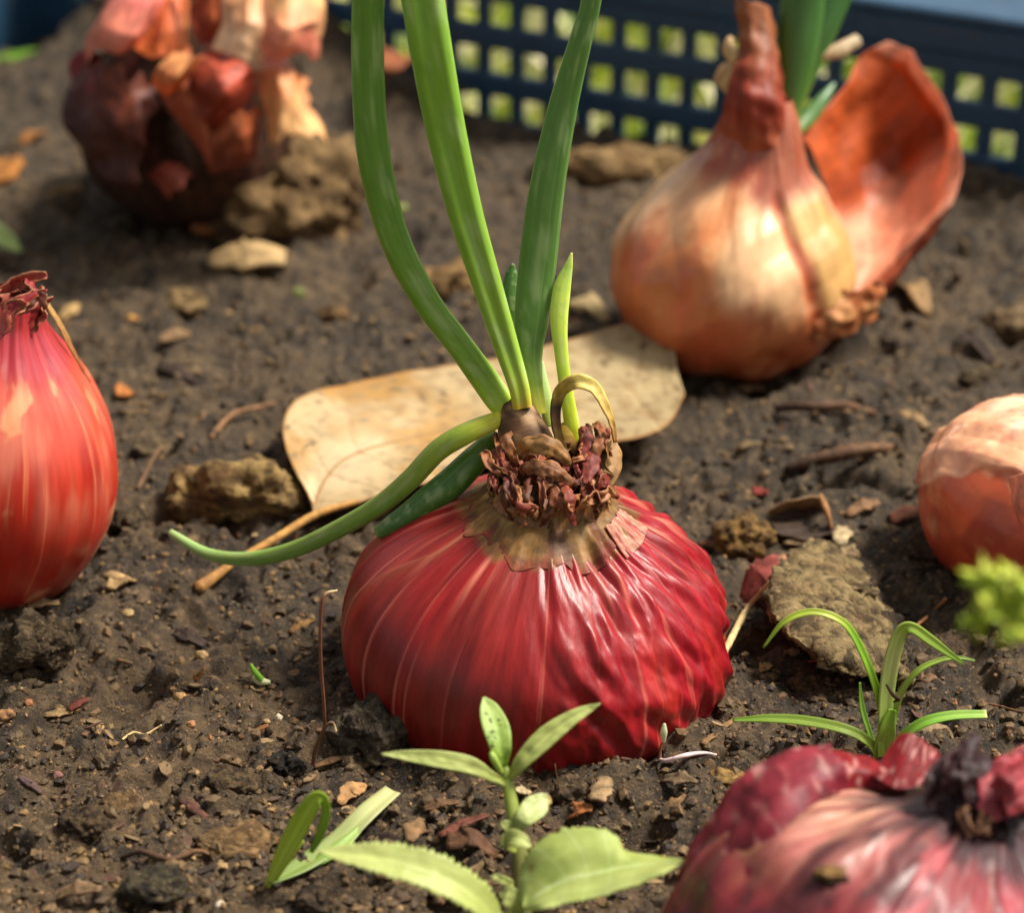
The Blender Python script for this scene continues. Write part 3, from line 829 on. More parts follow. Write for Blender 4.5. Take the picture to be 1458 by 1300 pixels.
# ------------------------------------------------------------------ shallot at the left edge
def shallot():
    O = SHAL_C
    axis = unit([0.2, 0.02, 1.0])
    t = thing('shallot', 'smooth orange red shallot cut off by the frame edge, neck dried and twisted', 'onion', [O[0], O[1], 0])
    prof = [(0, -2.75), (0.9, -2.65), (1.75, -2.05), (2.25, -1.0), (2.37, -0.1), (2.2, 0.85), (1.78, 1.7), (1.3, 2.3), (0.92, 2.72), (0.70, 3.05), (0.62, 3.4)]
    V, N, TH, Sv, L, U = bulb(O, axis, prof, 300, 220)
    az0 = (TH + math.pi) % (2 * math.pi) - math.pi
    q = st3(np.cos(TH) * 2, np.sin(TH) * 2, Sv * 2)
    V = V + N * (0.025 * noise3(st3(np.cos(TH) * 7, np.sin(TH) * 7, Sv), 201) + 0.09 * noise3(q * .8, 202) + .05 * creases(q, 6, 208, .9) * sm(.6, .8, Sv))[..., None]
    c = lerp(s(180, 38, 20) * np.ones(V.shape), s(200, 84, 62), 0.8 * sm(0.55, 0.78, Sv + 0.08 * noise3(q, 203)))
    c = lerp(c, s(206, 120, 92), 0.55 * sm(-0.1, 0.5, fbm(q * 1.5, 4, 204)) * sm(0.42, 0.58, Sv) * (1 - sm(.74, .82, Sv)))  # soft sheen on the upper skin, painted in as paler pink
    c = lerp(c, s(222, 160, 110), .6 * sm(.35, .6, fbm(st3(TH * 3, Sv * 7, .5), 4, 209)))
    c = lerp(c, s(140, 20, 26), 0.55 * sm(0.0, 0.5, fbm(st3(TH * 2, Sv * 3, 0.1), 3, 205)))
    c = lerp(c, s(150, 24, 44), 0.8 * sm(0.80, 0.88, Sv + 0.03 * noise3(q * 2, 206)))
    c = lerp(c, s(120, 84, 56), 0.75 * (1 - sm(0.15, 0.3, Sv + 0.08 * fbm(q * 2, 3, 207))))
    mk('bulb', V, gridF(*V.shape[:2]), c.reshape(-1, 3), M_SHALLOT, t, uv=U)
    R2 = random.Random(9)
    top = O + axis * 3.0
    for i in range(22):
        a = i / 22 * 6.283 * 2 + R2.uniform(-.2, .2)
        dv = np.array([math.cos(a), math.sin(a), 0])
        tg = np.array([-math.sin(a), math.cos(a), 0]) * R2.uniform(-.35, .35)
        rr = R2.uniform(.5, .74)
        hh = R2.uniform(.25, .75)
        lean = np.array([.22, 0, -.05])
        pts = [top - axis * R2.uniform(.2, .6) + dv * (rr + .04), top + dv * rr * .95 + tg * .5, top + axis * hh * .7 + dv * rr * R2.uniform(.6, 1) + tg + lean * .5, top + axis * hh + dv * rr * R2.uniform(.1, .8) + tg * 1.6 + lean]
        c1 = R2.choice([s(150, 44, 44), s(128, 34, 34), s(176, 110, 80), s(108, 52, 40), s(170, 80, 64)])
        put_blade('dry_scale', M_PAPER, t, pts, [.34, .4, .3, .14], lambda tt, v: lerp(c1 * np.ones((len(tt), 3)), s(196, 156, 112), 0.6 * sm(.6, 1, np.abs(v)) * sm(.3, 1, tt)), 0.02,
                  hint=dv, fold=R2.uniform(-.7, .3), twist=R2.uniform(-1.2, 1.2), m=26, n=9, crumple=.08, seed=30 + i, rag=.5)
    # tan split edge running down the right shoulder
    pts = [P(62, 425, 43.4), P(84, 460, 43.6), P(104, 500, 43.9), P(128, 545, 44.4)]
    put_blade('skin_edge', M_PAPER, t, pts, [.12, .16, .13, .05], lambda tt, v: lerp(s(190, 150, 84) * np.ones((len(tt), 3)), s(150, 80, 50), tt), .02, hint=[1, -.3, .5], m=24, n=5, crumple=.02)
shallot()

# ------------------------------------------------------------------ copper onion, back right
def copper_onion():
    O = COPP_C
    def P(px, py, d): return P_(px, py, d - 0.75 * float(sm(54.1, 53.3, d)) * float(sm(215, 190, py)))
    axis = unit([0.16, 0.05, 1.0])
    t = thing('copper_onion', 'copper brown onion with a big flap of skin peeled open behind its neck', 'onion', [O[0], O[1], 0])
    prof = [(0, -2.35), (0.9, -2.25), (1.9, -1.75), (2.55, -0.9), (2.76, -0.05), (2.6, 0.75), (2.15, 1.5), (1.6, 2.15), (1.15, 2.75), (0.9, 3.35), (0.7, 3.8), (0.5, 4.15)]
    V, N, TH, Sv, L, U = bulb(O, axis, prof, 300, 220)
    az0 = (TH + math.pi) % (2 * math.pi) - math.pi
    a = np.degrees(az0)
    q = st3(np.cos(TH) * 2, np.sin(TH) * 2, Sv * 2.5)
    d = .085 * creases(V / 1.5, 9, 310) * (1 - sm(.75, .85, Sv)) + 0.06 * (ridged(q * 0.8 + .4 * st3(noise3(q, 308), noise3(q, 309), 0), 3, 301) - .8) * sm(.3, .45, Sv) + 0.07 * noise3(q * 0.7, 302)
    crease = -62 + 14 * np.sin(Sv * 5)
    d = d - 0.12 * np.exp(-((a - crease) / 5) ** 2) * sm(0.4, 0.5, Sv) * (1 - sm(0.74, 0.8, Sv))
    V = V + N * d[..., None]
    c = lerp(s(196, 118, 66) * np.ones(V.shape), s(232, 182, 134), sm(-0.2, 0.45, noise3(q * 0.9, 303) + 0.7 * sm(.4, .62, Sv) - .3))
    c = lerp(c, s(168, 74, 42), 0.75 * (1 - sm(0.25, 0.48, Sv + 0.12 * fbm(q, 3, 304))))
    c = lerp(c, s(196, 96, 60), 0.6 * sm(0.15, 0.5, fbm(q * 1.4, 3, 305)))
    cream = sm(crease + 4, crease + 7, a) * (1 - sm(crease + 48, crease + 52, a)) * sm(0.43, 0.47, Sv) * (1 - sm(0.73, 0.76, Sv))
    c = lerp(c, s(204, 158, 96), cream) * .88
    c = lerp(c, s(150, 62, 26), 0.9 * np.exp(-((a - crease) / 5) ** 2) * sm(0.42, 0.47, Sv) * (1 - sm(0.74, 0.8, Sv)))
    c = lerp(c, s(138, 52, 36), 0.85 * sm(0.74, 0.82, 0.05 * np.exp(-((a + 75) / 30) ** 2) +  Sv + 0.03 * noise3(q * 2, 306)))
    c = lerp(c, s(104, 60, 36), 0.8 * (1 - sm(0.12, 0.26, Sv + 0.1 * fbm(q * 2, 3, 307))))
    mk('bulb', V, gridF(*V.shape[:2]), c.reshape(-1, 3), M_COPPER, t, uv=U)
    # wrapped neck skin with a torn top
    rows = [[P(1006, 222, 52.7), P(1036, 130, 52.5), P(1052, 60, 52.8), P(1045, -10, 52.9)],
            [P(1072, 268, 52.35), P(1068, 150, 52.0), P(1072, 70, 52.4), P(1066, 0, 52.6)],
            [P(1118, 240, 52.6), P(1108, 150, 52.2), P(1104, 75, 52.6), P(1096, 10, 52.9)],
            [P(1125, 190, 53.4), P(1118, 130, 53.4), P(1106, 70, 53.4), P(1098, 18, 53.4)]]
    g, F, U, u, v = patch(rows, 70, 70, crumple=0.14, csc=.7, seed=7, rag=.12)
    mk('neck_skin', g, F, lerp(lerp(s(150, 58, 40) * np.ones((len(u), 3)), s(196, 112, 76), 1 - sm(.05, .3, v + .1 * noise3(st3(u * 9, v * 3, .6), 315))), s(150, 92, 56), .9 * sm(.3, .9, v + .3 * noise3(st3(u * 8, v * 2, .1), 310))), M_FLAP, t, uv=U, solid=.010)
    # the opened flap: an upright scoop, hollow side to the viewer
    rows = [[P(1130, 185, 54.6), P(1165, 165, 55.2), P(1196, 128, 55.8), P(1228, 78, 56.2), P(1262, 58, 56.2)],
            [P(1150, 215, 54.8), P(1195, 190, 56.0), P(1240, 150, 56.6), P(1282, 100, 56.6), P(1302, 70, 56.2)],
            [P(1175, 262, 54.9), P(1222, 240, 56.4), P(1275, 205, 57.0), P(1322, 165, 56.5), P(1340, 140, 55.8)],
            [P(1190, 320, 54.6), P(1235, 300, 56.0), P(1290, 262, 56.4), P(1345, 220, 55.6), P(1366, 190, 54.8)],
            [P(1200, 380, 54.0), P(1240, 370, 54.8), P(1290, 335, 55.0), P(1340, 285, 54.6), P(1364, 240, 54.2)],
            [P(1196, 430, 53.6), P(1225, 415, 53.9), P(1262, 385, 54.0), P(1310, 335, 53.9), P(1352, 290, 53.8)]]
    g, F, U, u, v = patch(rows, 90, 80, crumple=0.22, csc=1.5, seed=8, rag=.06, lin=.75)
    c = lerp(s(188, 88, 42) * np.ones((len(u), 3)), s(232, 160, 128), sm(.48, .62, u + .06 * noise3(st3(u * 4, v * 4, .3), 311)))
    c = lerp(c, s(120, 44, 28), .6 * np.exp(-((u - .45) / .08) ** 2))
    c = lerp(c, s(234, 168, 138), .9 * sm(.82, .92, v + .05 * noise3(st3(u * 6, v, .2), 316)))
    mk('peeled_flap', g, F, c, M_FLAP, t, uv=U, solid=.010)
    rows = [[P(1196, 430, 53.6), P(1262, 385, 54.0), P(1352, 290, 53.8)], [P(1190, 455, 53.7), P(1256, 410, 53.9), P(1330, 330, 54.2)], [P(1180, 475, 53.9), P(1240, 440, 54.2), P(1290, 385, 54.8)]]
    g, F, U, u, v = patch(rows, 30, 40, crumple=.1, csc=.8, seed=9)
    mk('flap_underside', g, F, lerp(s(172, 84, 52) * np.ones((len(u), 3)), s(140, 66, 50), u), M_FLAP, t, uv=U, solid=.010)
    # ragged skin low on the right
    rows = [[P(1150, 480, 52.4), P(1165, 440, 52.3), P(1185, 410, 52.4)], [P(1185, 485, 52.7), P(1200, 450, 52.5), P(1215, 415, 52.7)], [P(1220, 470, 53.3), P(1235, 435, 53.2), P(1250, 400, 53.3)], [P(1250, 450, 53.9), P(1258, 425, 53.9), P(1264, 395, 53.9)]]
    g, F, U, u, v = patch(rows, 44, 30, crumple=.16, csc=.5, seed=10, rag=.3)
    mk('torn_skin', g, F, lerp(s(176, 104, 62) * np.ones((len(u), 3)), s(214, 160, 104), .7 * sm(0, .4, noise3(st3(u * 6, v * 4, .5), 312))), M_FLAP, t, uv=U, solid=.010)
    # dried ends
    put_tube('dry_tip', M_PAPER, t, PL([(1030, 128, 52.2), (1048, 112, 52.1), (1056, 92, 52.1), (1038, 70, 52.2), (1040, 52, 52.3)]), [.35, .5, .42, .3, .12], lambda tt, aa: np.ones((len(tt), 1)) * s(206, 170, 116), .6)
    put_tube('dry_tip', M_PAPER, t, PL([(1020, 118, 52.3), (1034, 100, 52.2), (1050, 110, 52.1), (1062, 124, 52.1)]), [.2, .36, .4, .2], lambda tt, aa: np.ones((len(tt), 1)) * s(196, 160, 112), .5)
    put_tube('dry_tip', M_PAPER, t, PL([(1128, 185, 53.6), (1136, 130, 53.4), (1160, 84, 53.4), (1192, 72, 53.5), (1222, 56, 53.7)]), [.18, .22, .22, .34, .3], lambda tt, aa: lerp(s(200, 140, 90) * np.ones((len(tt), 3)), s(190, 172, 136), tt), .6)
    # green leaves
    gf = ramp([(0, s(120, 140, 50)), (.25, s(70, 110, 38)), (1, s(52, 96, 44))])
    for lst, fl in (([(1118, 210, 53.2, 20), (1125, 140, 53.0, 40), (1135, 70, 52.8, 58), (1142, 10, 52.6, 64), (1150, -80, 52.2, 62)], .7),
                    ([(1128, 160, 53.5, 20), (1150, 90, 53.5, 40), (1172, 30, 53.4, 50), (1200, -40, 53.3, 54)], .6),
                    ([(1130, 190, 54.3, 14), (1150, 168, 54.6, 24), (1172, 140, 54.8, 18), (1188, 118, 55.0, 6)], .5)):
        pts, w = pw(lst)
        put_tube('leaf', M_ONIONLEAF, t, pts, w, lambda tt, aa: gf(tt), fl, 50)
copper_onion()

# ------------------------------------------------------------------ ragged onion, back left
def ragged_onion():
    O = FAR_C
    t = thing('ragged_onion', 'soiled onion far behind, shade painted into its dark body, wrapped in torn pink and copper skins', 'onion', [O[0], O[1], 0])
    prof = [(0, -2.9), (1.2, -2.8), (2.2, -2.2), (2.75, -1.2), (2.75, -.2), (2.5, .8), (2.0, 1.6), (1.5, 2.3), (.9, 2.9), (.7, 3.6)]
    V, N, TH, Sv, L, U = bulb(O, [-.05, .1, 1], prof, 220, 150)
    q = st3(np.cos(TH) * 2, np.sin(TH) * 2, Sv * 2.5)
    V = V + N * (.12 * fbm(q * 1.6, 4, 401))[..., None]
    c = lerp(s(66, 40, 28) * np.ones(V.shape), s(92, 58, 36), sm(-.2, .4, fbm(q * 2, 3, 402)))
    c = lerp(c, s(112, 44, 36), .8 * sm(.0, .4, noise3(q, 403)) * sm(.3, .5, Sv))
    mk('bulb', V, gridF(*V.shape[:2]), c.reshape(-1, 3) * .7, M_CLOD, t, uv=U)  # soil brown, with the body's shade darkened into the colour
    def flap(px, cA, cB, seed, cr=.30, rag=.26, name='torn_skin'):
        rows = [[P(*p) for p in r] for r in px]
        g, F, U, u, v = patch(rows, 50, 50, crumple=cr, csc=1.5, seed=seed, rag=rag, lin=.7)
        cA, cB = np.minimum(cA * 1.3, .85), np.minimum(cB * 1.3, .85)
        c = lerp(lerp(cA * np.ones((len(u), 3)), cB, sm(.2, .8, v + .3 * noise3(st3(u * 4, v * 4, .2), 410 + seed))), cA * .7, .4 * sm(0, .5, noise3(st3(u * 9, v * 3, .2), 430 + seed)))
        mk(name, g, F, c, M_FLAP, t, uv=U, solid=.010)
    pk, cp, ct, dk = s(208, 128, 104), s(176, 88, 44), s(226, 168, 116), s(126, 50, 30)
    flap([[(112, 120, 58.6), (118, 60, 58.4), (150, 10, 58.6), (170, -40, 59)], [(130, 70, 57.4), (150, 40, 57.0), (180, 0, 57.2), (200, -50, 58)], [(165, 72, 57.1), (190, 50, 56.6), (214, 5, 56.9), (228, -50, 58)], [(190, 66, 57.6), (212, 40, 57.3), (232, 0, 57.6), (242, -40, 58.4)]], pk, s(196, 110, 100), 1)
    flap([[(180, 62, 57.4), (205, 40, 57.4), (230, -20, 58)], [(215, 82, 56.8), (232, 48, 57), (250, -20, 57.8)], [(248, 78, 57.0), (258, 40, 57.2), (262, -20, 58)]], cp, s(196, 104, 66), 2)
    flap([[(252, 92, 57.0), (258, 40, 56.8), (256, -30, 57.4)], [(264, 88, 56.9), (268, 40, 56.7), (270, -30, 57.4)]], s(206, 140, 92), cp, 3, .04, .05, 'skin_strip')
    flap([[(222, 110, 57.0), (246, 86, 56.8), (268, 66, 57.2)], [(240, 160, 56.8), (262, 130, 56.4), (280, 96, 56.8)], [(275, 205, 56.9), (286, 170, 56.5), (296, 120, 56.9)], [(300, 240, 57.0), (304, 218, 56.8), (312, 190, 57.2)]], s(150, 72, 46), s(190, 110, 72), 4)
    flap([[(262, 86, 57.2), (285, 75, 57.0), (300, 60, 57.4)], [(270, 130, 56.4), (300, 90, 55.9), (330, 80, 56.2)], [(290, 175, 56.4), (322, 130, 55.8), (356, 100, 56.2)], [(300, 185, 57.0), (340, 170, 56.8), (366, 130, 57.2)]], dk, s(176, 78, 56), 5)
    flap([[(300, 70, 56.8), (318, 20, 56.8), (322, -40, 57.4)], [(340, 80, 56.3), (352, 30, 56.0), (352, -40, 57)], [(368, 96, 56.6), (384, 40, 56.4), (384, -40, 57.2)]], s(226, 180, 144), s(206, 146, 100), 6)
    flap([[(352, 60, 56.6), (366, 10, 56.4), (372, -40, 57)], [(392, 86, 56.2), (410, 40, 55.7), (410, -30, 56.6)], [(432, 72, 56.6), (450, 30, 56.4), (446, -30, 57)], [(448, 90, 57.6), (458, 40, 57.6), (452, -30, 58)]], pk * 1.0, ct, 7)
    flap([[(366, 100, 57.0), (372, 150, 56.9), (384, 205, 57.0)], [(392, 96, 56.6), (402, 140, 56.4), (396, 200, 56.6)], [(416, 100, 56.9), (420, 140, 56.6), (440, 190, 56.7)], [(436, 104, 57.6), (440, 150, 57.4), (460, 205, 57.4)]], s(206, 140, 92), s(220, 168, 112), 8)
    flap([[(104, 90, 59), (108, 150, 58.8), (100, 195, 58.9)], [(120, 70, 58.2), (126, 130, 57.8), (118, 190, 58)], [(140, 80, 57.8), (150, 130, 57.4), (136, 175, 57.6)]], s(130, 48, 44), s(160, 78, 72), 9)
    flap([[(262, 10, 57.6), (290, -10, 57.6), (300, -60, 58)], [(280, 60, 57), (304, 30, 56.9), (318, -30, 57.6)], [(300, 62, 57.0), (316, 40, 57.0), (326, -20, 57.8)]], dk, cp, 10)
    flap([[(100, 190, 58.8), (102, 120, 58.6), (120, 66, 58.4)], [(120, 230, 57.8), (126, 160, 57.3), (150, 92, 57.2)], [(160, 258, 57.2), (166, 180, 56.7), (186, 100, 56.8)], [(200, 272, 57.0), (206, 200, 56.6), (220, 110, 56.9)]], s(70, 34, 22), s(96, 44, 28), 12, .5, .3)
    flap([[(296, 250, 57.0), (300, 200, 56.7), (310, 170, 56.8)], [(330, 240, 56.9), (338, 196, 56.5), (344, 160, 56.5)], [(366, 220, 57.1), (372, 180, 56.8), (376, 150, 56.9)]], s(110, 50, 30), s(170, 92, 54), 13, .4, .3)
    flap([[(214, 120, 56.8), (226, 96, 56.3), (250, 70, 56.4)], [(240, 140, 56.6), (252, 112, 55.9), (276, 82, 55.9)], [(262, 128, 56.9), (276, 104, 56.3), (292, 78, 56.3)]], s(196, 112, 66), s(224, 150, 96), 14, .3, .2)
    flap([[(206, 250, 57.3), (225, 262, 57.0), (240, 282, 57.2)], [(220, 238, 57.1), (240, 248, 56.8), (256, 262, 57)], [(240, 232, 57.2), (258, 236, 57.0), (268, 248, 57.3)]], dk, s(130, 62, 44), 11)
ragged_onion()

# ------------------------------------------------------------------ peach onion, right edge
def peach_onion():
    O = PEACH_C
    t = thing('peach_onion', 'peach pink onion with cracked outer skin behind the mossy tuft, cut by the frame', 'onion', [O[0], O[1], 0])
    prof = [(0, -1.95), (1.0, -1.85), (1.85, -1.35), (2.32, -.5), (2.36, .2), (2.05, .95), (1.5, 1.5), (.9, 1.8), (.5, 2.1), (.35, 2.4)]
    V, N, TH, Sv, L, U = bulb(O, [.45, .1, 1], prof, 300, 220)
    px, py = pix(V)
    q = V / 1.3
    edge = 688 - 20 * np.exp(-((px - 1400) / 50) ** 2) + 10 * noise3(V / .5, 501)
    upm = 1 - sm(edge - 4, edge + 4, py)
    d = .04 * upm + .03 * (ridged(V / .9, 3, 502) - .8) * upm + .05 * noise3(q, 503) + (.07 * upm + .02) * creases(V / .9, 9, 508)
    V = V + N * d[..., None]
    c = lerp(s(186, 84, 48) * np.ones(V.shape), s(228, 164, 124), upm)
    c = lerp(c, s(240, 206, 176), .6 * upm * sm(.0, .4, fbm(V / .8, 3, 504)))
    c = lerp(c, s(200, 110, 90), .6 * upm * sm(.1, .5, fbm(V / .5, 3, 505)))
    c = lerp(c, s(142, 44, 34), .7 * (1 - upm) * sm(-.2, .4, fbm(V / .9, 3, 506) + (py - 740) / 160))
    c = lerp(c, s(96, 60, 42), .8 * sm(800, 850, py + 30 * fbm(V / .6, 3, 507)))
    mk('bulb', V, gridF(*V.shape[:2]), c.reshape(-1, 3), M_COPPER, t, uv=U)
    rows = [[P(1436, 680, 43.3), P(1442, 720, 43.2), P(1458, 765, 43.3)], [P(1462, 672, 43.0), P(1468, 715, 42.9), P(1478, 760, 43.1)], [P(1490, 668, 43.0), P(1494, 710, 42.9), P(1500, 750, 43.1)]]
    g, F, U, u, v = patch(rows, 30, 30, crumple=.06, csc=.5, seed=20, rag=.1)
    mk('skin_flap', g, F, lerp(s(226, 160, 130) * np.ones((len(u), 3)), s(190, 110, 90), v), M_FLAP, t, uv=U, solid=.010)
    ax = unit([.45, .1, 1])
    for i in range(5):
        a = i * 1.26
        dv = np.array([math.cos(a), math.sin(a), 0.])
        tp = O + ax * 2.2
        put_blade('dry_scale', M_PAPER, t, [tp - ax * .3 + dv * .45, tp + ax * .2 + dv * .4, tp + ax * .8 + dv * .15], [.5, .45, .1], lambda tt, v: np.ones((len(tt), 1)) * s(176, 110, 74), .02, hint=dv, m=16, n=7, crumple=.06, seed=i)
peach_onion()

# ------------------------------------------------------------------ purple onion, bottom right
def purple_onion():
    O = PURP_C
    pole = P(1384, 1168, 34.5)
    axis = unit(pole - O)
    t = thing('purple_onion', 'crumpled purple red onion in the near corner with a blackened dry neck', 'onion', [O[0], O[1], 0])
    prof = [(0, -2.4), (1.3, -2.3), (2.5, -1.8), (3.15, -.9), (3.3, 0), (3.1, .85), (2.55, 1.6), (1.8, 2.15), (1.15, 2.5), (.75, 2.75), (.6, 3.0)]
    V, N, TH, Sv, L, U = bulb(O, axis, prof, 420, 260)
    q = st3(np.cos(TH) * 3, np.sin(TH) * 3, Sv * 3)
    wp = .5 * st3(noise3(q, 601), noise3(q, 602), noise3(q, 603))
    az = (TH - math.pi / 2)
    f1 = ridged(st3(az * 2.6, Sv * 2.2, .4) + wp, 3, 604)
    d = .08 * (f1 - .85) * (1 - .7 * sm(.85, .95, Sv)) + .1 * noise3(q * .7, 605) + .08 * creases(V / 1.1, 9, 612) * (1 - sm(.9, .97, Sv))
    V = V + N * d[..., None]
    px, py = pix(V)
    c = lerp(s(104, 22, 30) * np.ones(V.shape), s(148, 56, 64), sm(-.1, .5, noise3(st3(az * 5, Sv * 2, .3), 606)))
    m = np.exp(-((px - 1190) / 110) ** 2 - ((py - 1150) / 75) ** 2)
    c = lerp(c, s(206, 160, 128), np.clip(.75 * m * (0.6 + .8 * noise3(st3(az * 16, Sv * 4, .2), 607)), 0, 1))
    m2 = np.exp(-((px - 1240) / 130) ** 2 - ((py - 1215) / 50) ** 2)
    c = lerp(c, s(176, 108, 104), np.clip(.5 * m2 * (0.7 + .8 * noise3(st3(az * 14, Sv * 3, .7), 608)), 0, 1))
    c = lerp(c, s(60, 18, 22), .85 * sm(.0, .4, fbm(st3(az * 4, Sv * 5, .9), 3, 609)))
    c = lerp(c, s(150, 108, 62), .75 * np.exp(-((px - 1065) / 40) ** 2 - ((py - 1205) / 40) ** 2) * sm(-.3, .2, noise3(q * 3, 610)))
    c = lerp(c, s(36, 18, 22), .9 * sm(.80, .9, Sv + .03 * noise3(q * 2, 611)))
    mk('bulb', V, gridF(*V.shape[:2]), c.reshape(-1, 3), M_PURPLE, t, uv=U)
    Vf = V.reshape(-1, 3)
    pxf, pyf = pix(Vf)
    df = (Vf - CAM) @ FWD
    def snap(x, y, off=.05):                              # the bulb's surface under a pixel
        e = np.hypot(pxf - x, pyf - y) + 14 * (df - df.min())
        return Vf[np.argmin(e)] + FWD * off
    # loose skin flaring to the left and behind
    def flap(name, px, cA, cB, seed, cr=.08, rag=.06):
        rows = []
        for r in px:
            q = [P(*p) for p in r]
            if name == 'loose_skin':
                q[0] = snap(*r[0][:2])
                q[1] = (q[0] + q[2]) / 2 - FWD * .22 + UPV * .08
            rows.append(q)
        g, F, U, u, v = patch(rows, 80, 60, crumple=cr, csc=.7, seed=seed, rag=rag)
        k = noise3(st3(u * 22, v * 2, .2), 620 + seed)
        c = lerp(lerp(cA * np.ones((len(u), 3)), cB, v), cA * .5, .6 * sm(0, .5, k))
        c = lerp(c, s(224, 170, 160), .5 * sm(.1, .5, noise3(st3(u * 15, v * 3, .8), 640 + seed)))
        mk(name, g, F, c, M_FLAP, t, uv=U, solid=.010)
    flap('loose_skin', [[(1010, 1345, 33.4), (985, 1320, 34.2), (945, 1288, 35.2)], [(1050, 1290, 33.0), (1010, 1255, 33.9), (975, 1222, 34.9)], [(1090, 1230, 32.9), (1050, 1185, 33.8), (1018, 1155, 34.8)], [(1120, 1180, 32.9), (1090, 1130, 33.8), (1062, 1098, 34.8)], [(1170, 1140, 33.0), (1150, 1095, 33.8), (1125, 1068, 34.8)], [(1215, 1125, 33.3), (1195, 1090, 34.0), (1180, 1064, 34.9)]],
         s(116, 30, 42), s(146, 48, 60), 1, .10, .1)
    flap('loose_skin', [[(1130, 1120, 33.4), (1140, 1085, 34.4), (1150, 1064, 35.2)], [(1190, 1125, 33.4), (1190, 1090, 34.4), (1195, 1068, 35.2)], [(1240, 1125, 33.5), (1235, 1100, 34.5), (1238, 1082, 35.2)], [(1290, 1130, 33.7), (1280, 1110, 34.6), (1272, 1095, 35.3)]], s(132, 26, 34), s(146, 20, 26), 2, .08, .1)
    flap('red_flap', [[(1240, 1105, 34.6), (1262, 1075, 35.1), (1282, 1048, 35.3)], [(1275, 1125, 34.3), (1288, 1085, 34.8), (1300, 1046, 35.2)], [(1310, 1120, 34.4), (1318, 1090, 34.9), (1322, 1062, 35.3)], [(1335, 1105, 34.8), (1336, 1088, 35.1), (1338, 1072, 35.4)]], s(118, 14, 22), s(126, 14, 20), 3, .07, .1)
    # black dry neck and its shreds
    R2 = random.Random(21)
    sp = [(1376, 1180, 1372, 1052, 44, 0), (1350, 1180, 1345, 1090, 36, 0), (1395, 1190, 1400, 1070, 46, 0), (1420, 1195, 1442, 1088, 46, 0), (1365, 1195, 1388, 1110, 30, 0), (1408, 1160, 1462, 1066, 52, 1), (1420, 1130, 1474, 1082, 44, 1), (1430, 1150, 1478, 1120, 34, 1),
          (1385, 1190, 1376, 1130, 18, 2), (1400, 1190, 1412, 1120, 16, 2), (1330, 1150, 1352, 1075, 34, 0), (1440, 1180, 1480, 1130, 40, 0), (1390, 1150, 1390, 1046, 36, 0), (1345, 1130, 1372, 1062, 40, 0)]
    cc = [s(44, 20, 22), s(140, 52, 58), s(120, 84, 60)]
    for i, (x0, y0, x1, y1, ww, k) in enumerate(sp):
        mx, my = (x0 + x1) / 2 + R2.uniform(-10, 10), (y0 + y1) / 2
        d0 = 33.2 if k else 33.5
        ww *= 1.0
        pts, w = pw([(x0, y0, d0, ww * .8), (mx, my, d0 - .1 + R2.uniform(0, .5), ww), (x1, y1, d0 + .5 + R2.uniform(-.3, .5), ww * .3)])
        base = cc[k]
        put_blade('dry_scale', M_PAPER, t, pts, w, lambda tt, v: lerp(base * np.ones((len(tt), 3)), base * 1.8, sm(.5, 1, np.abs(v))), .025, hint=[R2.uniform(-.6, .6), -.8, .6], fold=R2.uniform(-.6, .6), twist=R2.uniform(-1, 1), m=30, n=9, crumple=.09, seed=60 + i, rag=.4)
    # small crumb stuck on the skin
    Vi, Fi = ico(4)
    q = snap(1180, 1245, -.05)
    mk('stuck_crumb', Vi * (1 + .5 * fbm(Vi * 2, 4, 660))[:, None] * [.2, .14, .12] + q, Fi, lerp(s(60, 44, 36) * np.ones((len(Vi), 3)), s(150, 116, 70), sm(.1, .6, Vi[:, 2])), M_CLOD, t)
purple_onion()

